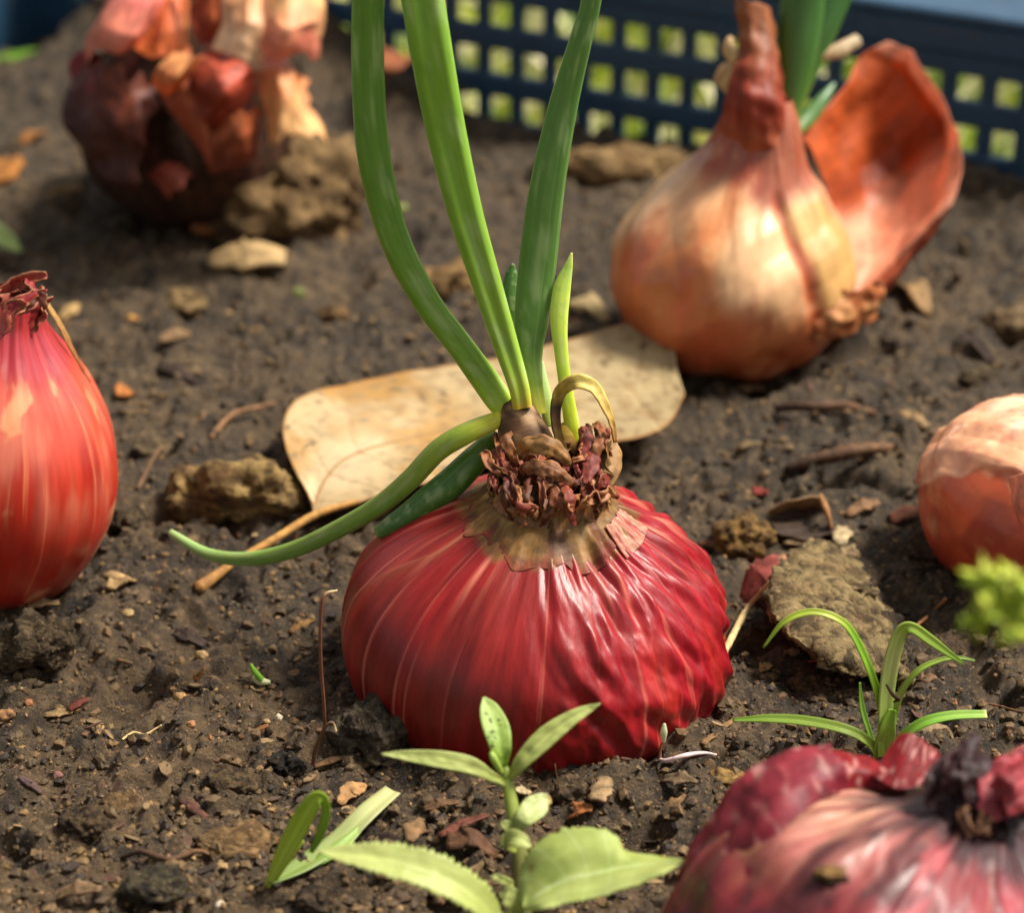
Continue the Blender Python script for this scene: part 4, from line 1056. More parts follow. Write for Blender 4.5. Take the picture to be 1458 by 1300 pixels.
# ------------------------------------------------------------------ dry brown leaf with its stalk
def brown_leaf():
    q = G(640, 640)
    t = thing('dry_leaf', 'broad tan dead leaf lying flat behind the central onion', 'leaf', [q[0], q[1], 0])
    top = [(446, 716), (416, 660), (403, 606), (426, 566), (500, 545), (600, 526), (700, 512), (800, 486), (880, 463), (925, 456), (958, 480)]
    bot = [(444, 734), (486, 723), (530, 710), (575, 698), (620, 684), (690, 664), (770, 642), (850, 630), (905, 624), (950, 604), (974, 560)]
    zt = [.55, .8, 1.0, 1.0, .95, .9, .9, .95, 1.05, 1.1, 1.05]
    zb = [.5, .55, .65, .8, .85, .8, .7, .65, .7, .8, .95]
    rows = []
    for (a, b, za, zb_) in zip(top, bot, zt, zb):
        A, B = G(*a, za), G(*b, zb_)
        r = [A, A * .72 + B * .28 - [0, 0, .14], A * .5 + B * .5 - [0, 0, .2], A * .25 + B * .75 - [0, 0, .1], B]
        rows.append(r)
    g, F, U, u, v = patch(rows, 130, 56, crumple=.045, csc=1.2, seed=31)
    n = fbm(g.reshape(-1, 3) / 1.3, 4, 701)
    c = lerp(s(172, 148, 108) * np.ones((len(u), 3)), s(156, 116, 58), sm(0.0, .5, n) * (1 - sm(.45, .7, u)))
    c = lerp(c, s(160, 142, 104), .8 * sm(.45, .6, u))
    c = lerp(c, s(120, 100, 70), .6 * sm(.1, .4, fbm(g.reshape(-1, 3) / .22, 3, 703)))
    c = lerp(c, s(74, 56, 38), .8 * sm(.5, .66, fbm(g.reshape(-1, 3) / .3, 3, 704)))
    c = lerp(c, s(140, 112, 74), .65 * sm(.22, .5, fbm(g.reshape(-1, 3) / .7, 3, 702)) * sm(.3, .5, u))
    c = lerp(c, s(206, 186, 150), .6 * np.exp(-((v - .5 + .1 * np.sin(u * 20)) / .25) ** 2) * (1 - sm(.3, .5, u)))
    c = lerp(c, s(150, 104, 52), .8 * np.maximum(sm(.96, 1, v), 1 - sm(0, .03, v)))
    vv = np.abs(v - 30 / 55)
    side = np.abs(((u * 8 - vv * 1.1 + .02 * np.sin(v * 20)) % 1) - .5)
    c = lerp(c, s(136, 102, 62), .5 * (1 - sm(.0, .045, side)) * (1 - sm(.35, .5, vv)))
    g = g + (gridN(g) * (.02 * (1 - sm(.0, .09, side))).reshape(130, 56, 1))
    sheet = mk('leaf_blade', g, F, c, M_DRYLEAF, t, uv=U, solid=.03)
    pts = [G(512, 714, .68), G(450, 733, .5), G(390, 768, .32), G(335, 800, .22), G(305, 822, .18), G(282, 838, .15)]
    put_tube('stalk', M_CHIP, t, pts, [.1, .16, .15, .15, .2, .26], lambda tt, aa: lerp(s(186, 138, 74) * np.ones((len(tt), 3)), s(130, 92, 48), tt), .9, 50, 12)
    for nm, jv, i0, i1, w in (('midrib', 30, 3, 118, .075),):
        put_tube(nm, M_DRYLEAF, sheet, g[i0:i1:6, jv] + [0, -.004, .012], [w, w, w * .9, w * .8, w * .6, w * .3], lambda tt, aa: np.ones((len(tt), 1)) * s(150, 116, 70), .6, 60, 8)
brown_leaf()

# ------------------------------------------------------------------ small plants
def lf(cols):
    r = ramp(cols)
    def f(t, v):
        c = r(t) * [.98, 1.02, .72]
        c = lerp(c, c * [.8, .86, .7], .7 * sm(.0, .45, fbm(st3(t * 7, v * 1.5, cols[0][1][0] * 9), 3, 150)))
        c = lerp(c, c * 1.25 + .02, .7 * np.exp(-(v / .12) ** 2))
        return c
    return f

def seedling():
    base = G(748, 1330)
    t = thing('weed_seedling', 'pale green broadleaf seedling standing in front of the crimson onion', 'seedling', [base[0], base[1], 0])
    stem = [np.array([base[0], base[1], Hs(base[0], base[1]) - .15]), P(742, 1275, 36.7), P(740, 1215, 36.8), P(730, 1155, 37.0), P(722, 1112, 37.1), P(718, 1090, 37.15)]
    put_tube('stem', M_LEAF, t, stem, [.3, .27, .25, .22, .17, .1], lambda tt, aa: lerp(s(110, 100, 60) * np.ones((len(tt), 3)), s(150, 166, 70), sm(.2, .7, tt)), 1.0, 40, 12)
    pale = [(0, s(160, 166, 88)), (.3, s(172, 178, 116)), (1, s(184, 188, 134))]
    def L(lst, hint, fold=.2, serr=0., m=50, n=11, cols=pale, crumple=.02, label=None, curl=0.):
        pts, w = pw(lst)
        o = put_blade('leaf', M_LEAF, t, pts, w, lf(cols), .02, label, hint=hint, fold=fold, serr=serr, m=m, n=n, crumple=crumple, seed=int(lst[0][0]), curl=curl)
        return o
    L([(722, 1118, 37.05, 6), (700, 1106, 36.9, 14), (668, 1090, 36.8, 25), (620, 1081, 36.7, 24), (575, 1076, 36.7, 14), (543, 1074, 36.7, 2)], [0, -.75, .65], .15, label='narrow leaf pointing out to one side')
    L([(716, 1095, 37.1, 12), (713, 1068, 37.0, 30), (706, 1038, 37.1, 39), (696, 1010, 37.3, 28), (689, 993, 37.4, 4)], [.35, -1, .2], .2, label='upright leaf with dark specks', cols=[(0, s(130, 156, 60)), (.5, s(150, 172, 96)), (1, s(170, 186, 126))])
    L([(726, 1110, 37.05, 8), (742, 1086, 36.9, 22), (775, 1052, 36.9, 30), (812, 1024, 36.95, 22), (838, 1010, 37.0, 12), (855, 1002, 37.0, 2)], [-.2, -.8, .5], .2)
    L([(736, 1184, 36.8, 6), (745, 1168, 36.7, 26), (760, 1152, 36.8, 36), (774, 1142, 36.9, 26), (784, 1140, 37, 8)], [-.3, -.8, .5], .1, cols=[(0, s(176, 186, 130)), (.8, s(196, 200, 160)), (1, s(190, 150, 110))])
    L([(735, 1212, 36.7, 8), (722, 1199, 36.4, 22), (730, 1194, 36.2, 26), (745, 1199, 36.1, 20), (756, 1206, 36.1, 6)], [0, -.6, .8], .1)
    L([(736, 1190, 36.9, 6), (728, 1180, 36.8, 18), (718, 1174, 36.8, 12), (712, 1172, 36.8, 2)], [0, -.8, .6], .1)
    L([(742, 1300, 36.3, 14), (715, 1312, 35.6, 34), (676, 1278, 35.0, 52), (620, 1246, 34.8, 58), (560, 1228, 34.8, 52), (500, 1218, 34.9, 34), (452, 1212, 35.0, 3)], [.1, -.45, .9], .22, .35, 110, 13, label='large toothed leaf spreading to one side')
    L([(738, 1262, 36.7, 4), (722, 1256, 36.6, 12), (706, 1250, 36.6, 10), (698, 1248, 36.6, 2)], [0, -.8, .6], .1)
    L([(742, 1310, 36.0, 6), (735, 1290, 35.8, 24), (724, 1276, 35.8, 28), (712, 1272, 35.9, 8)], [0, -.8, .6], .1)
    # the large folded leaf
    edge_u = [(744, 1292), (740, 1245), (762, 1205), (800, 1182), (850, 1180), (880, 1192), (890, 1212), (930, 1220), (978, 1224)]
    mid = [(746, 1294), (764, 1276), (788, 1262), (812, 1252), (840, 1246), (868, 1240), (900, 1236), (940, 1230), (979, 1225)]
    edge_l = [(748, 1298), (772, 1296), (800, 1290), (828, 1284), (856, 1278), (884, 1268), (912, 1258), (945, 1244), (979, 1227)]
    rows = []
    for i, (a, b, c) in enumerate(zip(edge_u, mid, edge_l)):
        da, db, dc = 35.9 - .03 * i, 35.6 - .06 * i, 35.0 - .06 * i
        if i in (0, 8): da = dc = db
        rows.append([P(*a, da), P((a[0] + b[0]) / 2, (a[1] + b[1]) / 2, (da + db) / 2 - .03), P(*b, db), P((c[0] + b[0]) / 2, (c[1] + b[1]) / 2, (dc + db) / 2 - .08), P(*c, dc)])
    g, F, U, u, v = patch(rows, 100, 41, crumple=.04, csc=.6, seed=41)
    uu = np.linspace(0, 1, 100)
    tooth = ((((uu + .012 * np.sin(uu * 61)) * 22) % 1) - .5)[:, None] * (.6 + .5 * np.sin(uu * 37))[:, None] * np.where(np.arange(41) == 0, 1, np.where(np.arange(41) == 40, -1, 0))[None]
    g = g + np.gradient(g, axis=1) * (tooth * 2.2)[..., None]
    c = lerp(s(158, 172, 88) * np.ones((len(u), 3)), s(174, 184, 108), v)
    c = lerp(c, c * [.82, .88, .7], .7 * sm(.0, .45, fbm(g.reshape(-1, 3) / .4, 3, 151)))
    c = lerp(c, s(196, 208, 150), .7 * np.exp(-((v - .5) / .03) ** 2))
    sv = np.abs(((u * 7 + np.abs(v - .5) * 1.6) % 1) - .5)
    c = lerp(c, s(190, 204, 142), .4 * (1 - sm(.0, .07, sv)))
    px, py = pix(g.reshape(-1, 3))
    c = lerp(c, s(110, 80, 40), .9 * np.exp(-(((px - 757) / 5) ** 2 + ((py - 1236) / 6) ** 2)))
    o = mk('leaf', g, F, c, M_LEAF, t, uv=U, solid=.02)
    o['label'] = 'broad toothed leaf folded along its midrib'
    # specks on the upright leaf and a bud
    for (x, y) in ((700, 1030), (705, 1040), (708, 1050), (712, 1036), (698, 1020), (703, 1060), (710, 1026), (695, 1012), (702, 1046)):
        jx, jy = random.uniform(-3, 3), random.uniform(-5, 5)
        put_tube('speck', M_CHIP, t, PL([(x + jx - 2, y + jy, 36.93), (x + jx + 2, y + jy + 2, 36.93)]), [.015 + .03 * random.random(), .02], lambda tt, aa: np.ones((len(tt), 1)) * s(60, 56, 36), 1, 4, 6)
    put_tube('bud', M_LEAF, t, PL([(714, 1100, 37), (704, 1082, 36.9), (699, 1072, 36.9)]), [.08, .12, .08], lambda tt, aa: np.ones((len(tt), 1)) * s(160, 186, 80), 1, 16, 10)
seedling()

def grass_seedling():
    b = G(1256, 1088)
    t = thing('grass_seedling', 'bright green grass seedling with arching blades between the slab clod and purple onion', 'seedling', [b[0], b[1], 0])
    D = depth(b) - .1
    gc = [(0, s(176, 184, 90)), (.25, s(152, 172, 74)), (1, s(112, 142, 56))]
    def B(lst, hint=(0, -.8, .6), fold=.35, cols=gc, tw=0., label=None):
        pts, w = pw([(a, b_, D + d, w_) for a, b_, d, w_ in lst])
        put_blade('grass_blade', M_GRASS, t, pts, w, lf(cols), .015, label, hint=list(hint), fold=fold, twist=tw, m=60, n=7)
    B([(1252, 1082, 0, 10), (1238, 1058, -.2, 15), (1205, 1040, -.3, 16), (1150, 1028, -.2, 16), (1095, 1024, -.1, 13), (1043, 1026, 0, 5)], (0, -.5, .85), .3)
    B([(1258, 1080, 0, 8), (1256, 1020, -.3, 13), (1240, 960, -.6, 13), (1212, 900, -.8, 12), (1185, 878, -.9, 11), (1150, 872, -.9, 10), (1115, 887, -.9, 8), (1087, 922, -.8, 3)], (.3, -.6, .7), .3, [(0, s(140, 170, 50)), (.4, s(120, 165, 45)), (.55, s(170, 176, 70)), (1, s(150, 176, 60))])
    B([(1256, 1084, -.05, 16), (1259, 1030, -.3, 22), (1263, 975, -.5, 25), (1271, 930, -.7, 25), (1282, 900, -.85, 22), (1298, 894, -.9, 16), (1325, 912, -.8, 15), (1350, 930, -.7, 10), (1372, 945, -.6, 4)], (.3, -.9, .3), .2, [(0, s(160, 190, 80)), (.35, s(196, 204, 146)), (.55, s(160, 184, 84)), (1, s(116, 148, 54))], label='broad blade bent over at its top')
    B([(1268, 1060, -.1, 8), (1272, 1020, -.3, 12), (1284, 985, -.4, 10), (1308, 955, -.5, 9), (1340, 940, -.5, 7), (1368, 937, -.5, 5), (1388, 941, -.5, 3)], (-.3, -.6, .7), .3)
    B([(1258, 1080, 0, 10), (1285, 1050, -.2, 14), (1315, 1030, -.3, 16), (1355, 1020, -.3, 15), (1405, 1018, -.3, 13)], (0, -.4, .9), .3, [(0, s(120, 160, 50)), (.6, s(120, 165, 60)), (.97, s(150, 180, 90)), (1, s(200, 196, 150))], label='blade with a blunt cut end')
    B([(1250, 1078, .05, 7), (1238, 1045, 0, 9), (1227, 1008, -.1, 9), (1224, 972, -.2, 3)], (.4, -.8, .3), .3, [(0, s(120, 156, 60)), (1, s(100, 140, 60))])
    B([(1256, 1088, .05, 24), (1256, 1066, -.1, 26), (1262, 1040, -.3, 24), (1270, 1010, -.4, 12)], (0, -.9, .3), .5, [(0, s(180, 186, 110)), (1, s(130, 170, 50))])
    put_tube('dead_blade', M_CHIP, t, PL([(1262, 975, D - .62), (1272, 990, D - .7), (1280, 996, D - .7), (1272, 1000, D - .66)]), [.04, .07, .06, .03], lambda tt, aa: np.ones((len(tt), 1)) * s(56, 34, 24), 1, 16, 8)
grass_seedling()

def left_sprout():
    b = GS(384, 1264)
    t = thing('grass_sprout', 'young grass sprout with a folded blade in the near soil left of the seedling', 'seedling', [b[0], b[1], b[2]])
    D = depth(b)
    def B(lst, hint, cols, fold=.3, m=50, label=None):
        pts, w = pw([(x, y, D + d, w_) for x, y, d, w_ in lst])
        put_blade('grass_blade', M_GRASS, t, pts, w, lf(cols), .015, label, hint=hint, fold=fold, m=m, n=7)
    B([(380, 1264, 0, 8), (400, 1224, -.2, 22), (424, 1180, -.45, 30), (440, 1152, -.65, 28), (452, 1137, -.75, 22), (462, 1140, -.75, 14), (464, 1160, -.62, 14), (455, 1190, -.45, 13), (443, 1214, -.25, 6)], [-.2, -.85, .4], [(0, s(180, 190, 80)), (.3, s(170, 190, 70)), (.6, s(152, 180, 60)), (1, s(110, 144, 50))], label='blade folded over at the top')
    B([(384, 1264, .1, 8), (402, 1232, -.1, 13), (420, 1208, -.2, 12), (432, 1198, -.25, 4)], [0, -.8, .6], [(0, s(170, 190, 80)), (1, s(190, 200, 90))])
    q = [GS(384, 1262, .05), GS(430, 1244, .15), GS(480, 1216, .22), GS(525, 1178, .3), GS(560, 1148, .3)]
    put_blade('grass_blade', M_GRASS, t, q, [.1, .34, .36, .36, .3], lf([(0, s(104, 124, 60)), (.4, s(128, 142, 86)), (.7, s(166, 168, 130)), (1, s(186, 180, 148))]), .015, 'flat greyish blade lying on the soil', hint=[0, -.2, 1], fold=.15, m=50, n=7)
    put_blade('grass_blade', M_GRASS, t, [GS(436, 1246, .1), GS(480, 1225, .2), GS(530, 1190, .35)], [.1, .22, .05], lf([(0, s(100, 140, 50)), (1, s(150, 170, 100))]), .015, hint=[.2, -.2, 1], fold=.2, m=30, n=5)
left_sprout()

def tiny_plants():
    def single(name, label, cat, lst, cols, hint=(0, -.7, .7), fold=.2, mat=None, group=None):
        q = np.array([[*P(a, b, d)] for a, b, d, w in lst])
        w = np.array([w_ * d / FPX for a, b, d, w_ in lst])
        o = put_blade(name, mat or M_LEAF, None, q, w, lf(cols), .02, hint=list(hint), fold=fold, m=24, n=7, base=q[0])
        tag(o, label, cat, group)
    d = depth(G(20, 82))
    single('stray_grass', 'bright green grass tip entering at the far left edge', 'grass blade', [(-60, 100, d - .8, 10), (-10, 88, d - .8, 16), (25, 78, d - .7, 12), (54, 69, d - .6, 2)], [(0, s(110, 150, 40)), (1, s(120, 165, 50))])
    d = depth(G(8, 350))
    single('pale_leaf', 'small pale green leaf tip at the left edge above the shallot', 'leaf tip', [(-60, 310, d - .5, 20), (-20, 325, d - .5, 30), (10, 342, d - .4, 26), (30, 358, d - .3, 4)], [(0, s(150, 170, 110)), (1, s(176, 190, 140))])
    # sprout with white seed coat
    b = GS(372, 972)
    t = thing('germinating_seed', 'tiny green sprout leaving its pale seed on bare soil', 'sprout', b)
    D = depth(b)
    put_tube('shoot', M_LEAF, t, PL([(372, 968, D - .2), (362, 956, D - .3), (357, 946, D - .35)]), [.12, .11, .05], lambda tt, aa: np.ones((len(tt), 1)) * s(130, 180, 60), 1, 16, 8)
    put_tube('seed', M_LEAF, t, PL([(360, 964, D - .15), (370, 970, D - .15), (384, 972, D - .1)]), [.08, .16, .08], lambda tt, aa: np.ones((len(tt), 1)) * s(206, 206, 160), 1, 16, 8)
    b = GS(942, 1075)
    t = thing('white_sprout', 'thin sprout with one white tip close against the crimson onion', 'sprout', b)
    D = depth(b)
    put_tube('stem', M_ROOT, t, PL([(940, 1088, D), (940, 1068, D - .25), (945, 1055, D - .35)]), [.06, .05, .05], lambda tt, aa: np.ones((len(tt), 1)) * s(150, 100, 60), 1, 14, 8)
    put_tube('seed_leaf', M_LEAF, t, PL([(945, 1057, D - .36), (945, 1043, D - .45), (946, 1031, D - .5)]), [.06, .12, .05], lambda tt, aa: np.ones((len(tt), 1)) * s(214, 222, 180), .7, 14, 8)
    q = np.array([GS(938, 1086, .06), GS(950, 1092, .12), GS(975, 1086, .14), GS(1000, 1081, .12), GS(1020, 1081, .08)])
    V, F, U, tt, aa = tube(q, [.05, .08, .08, .06, .04], 1, 10, 40)
    tag(mk('rootlet', V, F, np.ones((len(tt), 1)) * s(216, 190, 186), M_ROOT, uv=U, base=q[0]), 'pinkish white curved rootlet lying beside the white sprout', 'root')
    # mossy tuft, near and out of focus at the right edge
    Dt = 27.5
    b = P(1540, 1150, Dt) + [1.6, .4, 0]
    b[2] = Hs(b[0], b[1]) - .1
    t = thing('feathery_weed', 'feathery yellow green weed tuft at the right edge before the peach onion', 'plant', [b[0], b[1], 0])
    R2 = random.Random(3)
    put_tube('stem', M_LEAF, t, [b, P(1540, 1150, Dt) + [.5, .2, -2.5], P(1520, 1040, Dt), P(1478, 930, Dt), P(1448, 880, Dt), P(1420, 835, Dt)], [.14, .13, .12, .11, .1, .06], lambda tt, aa: np.ones((len(tt), 1)) * s(140, 160, 60), 1, 24, 8)
    cts = [(1405, 825), (1425, 850), (1448, 830), (1400, 880), (1432, 875), (1452, 862), (1410, 850), (1445, 895), (1470, 850), (1465, 880)]
    for k in range(95):
        x, y = R2.choice(cts)
        a = R2.uniform(0, 6.28)
        l = R2.uniform(18, 46)
        w0 = R2.uniform(9, 17)
        pts, w = pw([(x, y, Dt + R2.uniform(-.3, .3), w0 * .6), (x + l * .5 * math.cos(a), y + l * .5 * math.sin(a), Dt + R2.uniform(-.4, .4), w0), (x + l * math.cos(a), y + l * math.sin(a), Dt + R2.uniform(-.5, .5), 2)])
        c = [s(196, 210, 70), s(214, 220, 96), s(164, 190, 56)][k % 3]
        put_blade('leaflet', M_LEAF, t, pts, w, lambda tt, v: np.ones((len(tt), 1)) * c, .01, hint=[R2.uniform(-1, 1), -.7, .7], m=8, n=3, fold=.2)
tiny_plants()

# ------------------------------------------------------------------ clods, chips, twigs, bits
ICO = {k: ico(k) for k in (1, 2, 3, 4, 5, 6)}

def clod(name, label, cat, px, py, wpx, hr, col, col2, sub=5, dr=0.8, rough=.28, seed=0, sink=.3, group=None, flat_top=False, mat=None):
    """An irregular lump; px,py = where its middle rests on the soil, wpx = width in photograph pixels, hr = height/width, dr = depth/width."""
    b = GS(px, py)
    w = wpx * depth(b) / FPX / 2
    V, F = ICO[sub]
    B0 = V * [1, dr, hr]
    n = .30 * fbm(B0 * 1.3 + seed * 3.7, 2, 800 + seed) + rough * .62 * fbm(B0 * 2.6 + seed, 5, 810 + seed, .5) - .08 * np.abs(noise3(B0 * 5 + seed, 815 + seed))
    V2 = B0 + unit(V * [1, 1.1, 1.2]) * n[:, None] * (.55 + .45 * min(1, hr * 1.4))
    V2 = V2 * w
    nz = fbm(V * 2.2 + seed, 3, 820 + seed)
    c = lerp(np.asarray(col) * np.ones((len(V), 3)), col2, sm(-.25, .35, nz))
    c = lerp(c, np.asarray(col2) * .45, .7 * sm(.15, .55, fbm(V * 4 + seed, 3, 830 + seed)))
    o = mk(name, V2 + b + [0, 0, w * hr * (1 - 2 * sink)], F, c, mat or M_CLOD, base=b)
    return tag(o, label, cat, group)

TAN, TAN2 = s(146, 122, 82), s(104, 82, 54)
DARK, DARK2 = s(62, 54, 46), s(38, 32, 28)
GREY, GREY2 = s(140, 120, 82), s(98, 80, 54)
clod('soil_clod', 'long crusted clod of pale earth beside the dead leaf', 'clod', 342, 716, 200, .42, s(150, 124, 76), s(104, 80, 50), 6, .55, .3, 1, .28)
clod('soil_clod', 'largest rounded tan clod, beside the far ragged onion', 'clod', 408, 318, 262, .72, s(132, 106, 70), s(98, 76, 48), 6, .7, .2, 2, .3)
clod('soil_clod', 'blackish wet lump touching the crimson onion at its front', 'clod', 530, 1062, 125, .75, s(92, 82, 66), s(58, 48, 38), 6, .8, .35, 3, .28)
clod('soil_clod', 'ochre crumbly clod just right of the crimson onion', 'clod', 1056, 778, 84, .7, s(140, 108, 58), s(92, 68, 40), 5, .8, .32, 4, .25)
clod('soil_clod', 'coal black lump left of the wet blackish lump', 'clod', 408, 1100, 54, .8, s(46, 42, 38), s(30, 27, 25), 5, .7, .3, 5, .28)
clod('soil_clod', 'small triangular tan clod on the mid soil left of the tall leaves', 'clod', 258, 440, 74, .5, s(140, 116, 78), s(96, 74, 46), 5, .7, .25, 6, .25)
clod('soil_clod', 'small brown clod between the ochre leaf and triangular clod', 'clod', 475, 452, 46, .6, s(136, 106, 70), s(96, 70, 44), 4, .8, .25, 7, .25)
clod('soil_clod', 'tan clod seen between the tall onion leaves', 'clod', 636, 420, 95, .7, s(150, 120, 76), s(116, 86, 52), 5, .8, .2, 8, .28)
clod('bark_piece', 'broad tan piece of bark lying before the crate wall', 'bark', 880, 245, 220, .3, s(156, 128, 86), s(118, 90, 56), 5, .4, .22, 9, .25)
clod('soil_clod', 'greyish clod on the far soil right of the copper onion', 'clod', 1440, 470, 90, .5, s(124, 104, 76), s(84, 66, 46), 5, .8, .25, 10, .3)
clod('soil_clod', 'dark clod pressed against the foot of the shallot', 'clod', 52, 925, 130, .5, s(92, 76, 54), s(62, 50, 36), 6, .7, .4, 11, .35)
clod('soil_clod', 'rough brown clod in the near soil left of the black lump', 'clod', 332, 1118, 74, .45, s(96, 78, 54), s(60, 48, 36), 5, .8, .38, 12, .3)
clod('soil_clod', 'dark hollowed clod in the near left soil', 'clod', 126, 1176, 78, .42, s(84, 66, 46), s(46, 38, 30), 5, .8, .4, 13, .3)
clod('soil_clod', 'low tan clod right of the dark hollowed clod', 'clod', 172, 1150, 60, .42, s(120, 94, 62), s(82, 62, 42), 5, .8, .35, 14, .3)
clod('soil_clod', 'wide low tan clod behind the grass sprout', 'clod', 338, 1204, 120, .25, s(132, 104, 68), s(98, 74, 48), 5, .6, .3, 15, .35)
clod('soil_clod', 'mossy dark clod at the bottom edge left of the sprout', 'clod', 225, 1268, 95, .4, s(76, 68, 50), s(46, 42, 34), 5, .8, .38, 16, .32)
clod('soil_clod', 'dark crumb heap under the seedling base', 'clod', 460, 1292, 74, .5, s(84, 68, 50), s(52, 42, 32), 5, .8, .38, 17, .3)
clod('soil_clod', 'round brown crumb before the crimson onion right of the seedling stem', 'clod', 812, 1130, 56, .55, s(98, 80, 58), s(62, 50, 38), 5, .8, .35, 18, .3)
clod('soil_clod', 'brown crumb between the slab and the grass seedling', 'clod', 1148, 985, 54, .7, s(116, 88, 60), s(74, 56, 40), 5, .8, .35, 19, .28)
clod('soil_clod', 'yellow earth crumb beside the purple onion skin', 'clod', 1038, 1110, 56, .35, s(170, 134, 78), s(120, 92, 56), 4, .7, .25, 20, .3)
clod('soil_clod', 'dark tuft of earth under the shallot side', 'clod', 180, 745, 60, .5, s(84, 70, 50), s(56, 46, 34), 5, .8, .35, 22, .35)
clod('soil_clod', 'dark clod behind the shallot neck', 'clod', 132, 505, 76, .5, s(74, 58, 42), s(48, 38, 30), 5, .8, .35, 23, .35)
clod('soil_clod', 'low brown clod half way between shallot and dead leaf', 'clod', 216, 640, 60, .35, s(108, 92, 68), s(74, 62, 46), 5, .8, .35, 24, .35)
clod('soil_clod', 'earth crumb under the peach onion', 'clod', 1330, 790, 70, .45, s(84, 68, 50), s(54, 44, 34), 5, .8, .35, 25, .35)
clod('soil_clod', 'rough clod on the right soil behind the peach onion', 'clod', 1392, 545, 56, .5, s(104, 88, 64), s(66, 54, 40), 4, .8, .35, 26, .3)

def slab():
    """The pale crusted slab that stands on edge right of the big onion, dark under its raised side."""
    b = GS(1180, 900)
    t = thing('earth_slab', 'tilted greyish crusted earth slab right of the crimson onion, dark hollow beneath', 'clod', b)
    rows = [[G(1100, 815, .95), G(1160, 775, .75), G(1205, 800, .5), G(1235, 830, .3)],
            [G(1095, 860, 1.0), G(1150, 835, 1.0), G(1215, 850, .75), G(1255, 870, .35)],
            [G(1118, 900, .95), G(1170, 890, 1.0), G(1225, 890, .8), G(1268, 905, .35)],
            [G(1165, 935, .85), G(1200, 930, .95), G(1240, 930, .75), G(1290, 945, .3)],
            [G(1205, 962, .6), G(1232, 958, .6), G(1262, 960, .5), G(1300, 975, .2)]]
    g, F, U, u, v = patch(rows, 150, 120, crumple=.13, csc=.6, seed=51, rag=.12)
    g = g + gridN(g) * (.05 * creases(g / .5, 8, 851) + .045 * fbm(g / .2, 3, 852, .5))[..., None]
    n = fbm(g.reshape(-1, 3) / .5, 4, 850)
    c = lerp(GREY * np.ones((len(u), 3)), GREY2, sm(-.1, .4, n))
    c = lerp(c, s(60, 50, 38), .8 * sm(.15, .5, fbm(g.reshape(-1, 3) / .3, 4, 852)))
    c = lerp(c, s(120, 92, 62), .5 * sm(.1, .5, noise3(g.reshape(-1, 3) / .8, 853)))
    mk('crust', g, F, c, M_CLOD, t, uv=U, solid=.22)
    V, Fi = ICO[4]
    for i, (x, y, w, z) in enumerate(((1112, 850, .34, .95), (1165, 800, .3, .72), (1220, 842, .36, .75), (1240, 905, .34, .7), (1190, 940, .3, .8), (1130, 888, .26, 1.0), (1265, 935, .3, .5), (1206, 818, .2, .6), (1255, 872, .22, .45), (1180, 870, .18, 1.05))):
        q = G(x, y, z)
        n = fbm(V * 1.8 + i * 3, 4, 870 + i)
        mk('earth_lump', V * (1 + .5 * n)[:, None] * [w, w * .8, w * .5] + q, Fi, lerp(GREY * np.ones((len(V), 3)), s(74, 60, 42), sm(-.3, .35, fbm(V * 2 + i, 3, 890 + i))), M_CLOD, t)
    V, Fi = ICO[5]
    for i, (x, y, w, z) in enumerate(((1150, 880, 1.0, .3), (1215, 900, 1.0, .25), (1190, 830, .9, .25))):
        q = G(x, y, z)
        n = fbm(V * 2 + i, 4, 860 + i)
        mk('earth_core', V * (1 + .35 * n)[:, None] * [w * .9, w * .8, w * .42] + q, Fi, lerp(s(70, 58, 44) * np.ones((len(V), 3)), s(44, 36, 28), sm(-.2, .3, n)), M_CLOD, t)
slab()

def chip(name, label, cat, px, py, lpx, ang, ratio, col, bend=.1, thick=.12, tilt=0., up=0., seed=0, group=None, lift=0.0):
    """A splinter: lpx long in the photograph, ang its slope there (degrees, up to the right)."""
    R2 = random.Random(seed * 7 + int(px))
    b = GS(px, py)
    dx, dy = lpx / 2 * math.cos(math.radians(ang)), -lpx / 2 * math.sin(math.radians(ang))
    if up:                                               # stands up: keep the picture's slope at its own depth
        D = depth(b)
        A, B = P(px - dx, py - dy, D), P(px + dx, py + dy, D - .15)
    else:
        A, B = GS(px - dx, py - dy), GS(px + dx, py + dy)
    L = np.linalg.norm(B - A)
    M = (A + B) / 2 + [0, 0, bend * L + .04 + lift]
    A = A + [0, 0, .05 + lift]
    B = B + [0, 0, .05 + lift + tilt * L]
    w = L * ratio
    pts = [A, A * .6 + B * .4 + [0, 0, bend * L * .8], M + [R2.uniform(-.05, .05) * L, 0, 0], B]
    g, F, U, t, v = blade(pts, [w * R2.uniform(.3, .7), w, w * R2.uniform(.8, 1.1), w * R2.uniform(.2, .6)], hint=[R2.uniform(-.3, .3), -.35, 1], m=14, n=5, crumple=.03 * min(1, w * 3), seed=seed, rag=.6, curl=R2.uniform(-.3, .5))
    c = lerp(np.asarray(col) * np.ones((len(t), 3)), np.asarray(col) * .55, sm(-.1, .4, noise3(st3(t * 3 + seed, v * 3, .3), 870)))
    o = mk(name, g, F, c, M_CHIP, base=b, uv=U, solid=max(.03, thick * w))
    return tag(o, label, cat, group)

def twig(name, label, cat, pts, w, col, col2=None, mat=None):
    q = np.array([GS(a, b_, h) for a, b_, h in pts])
    V, F, U, t, a = tube(q, w if hasattr(w, '__len__') else [w] * len(pts), 1, 10, 40)
    V = V + .25 * np.mean(w) * fbm(V / .12, 2, 880)[..., None] * np.array([0, .3, 1.])
    o = mk(name, V, F, lerp(np.asarray(col) * np.ones((len(t), 3)), col if col2 is None else col2, t), mat or M_CHIP, uv=U, base=q[0])
    return tag(o, label, cat)

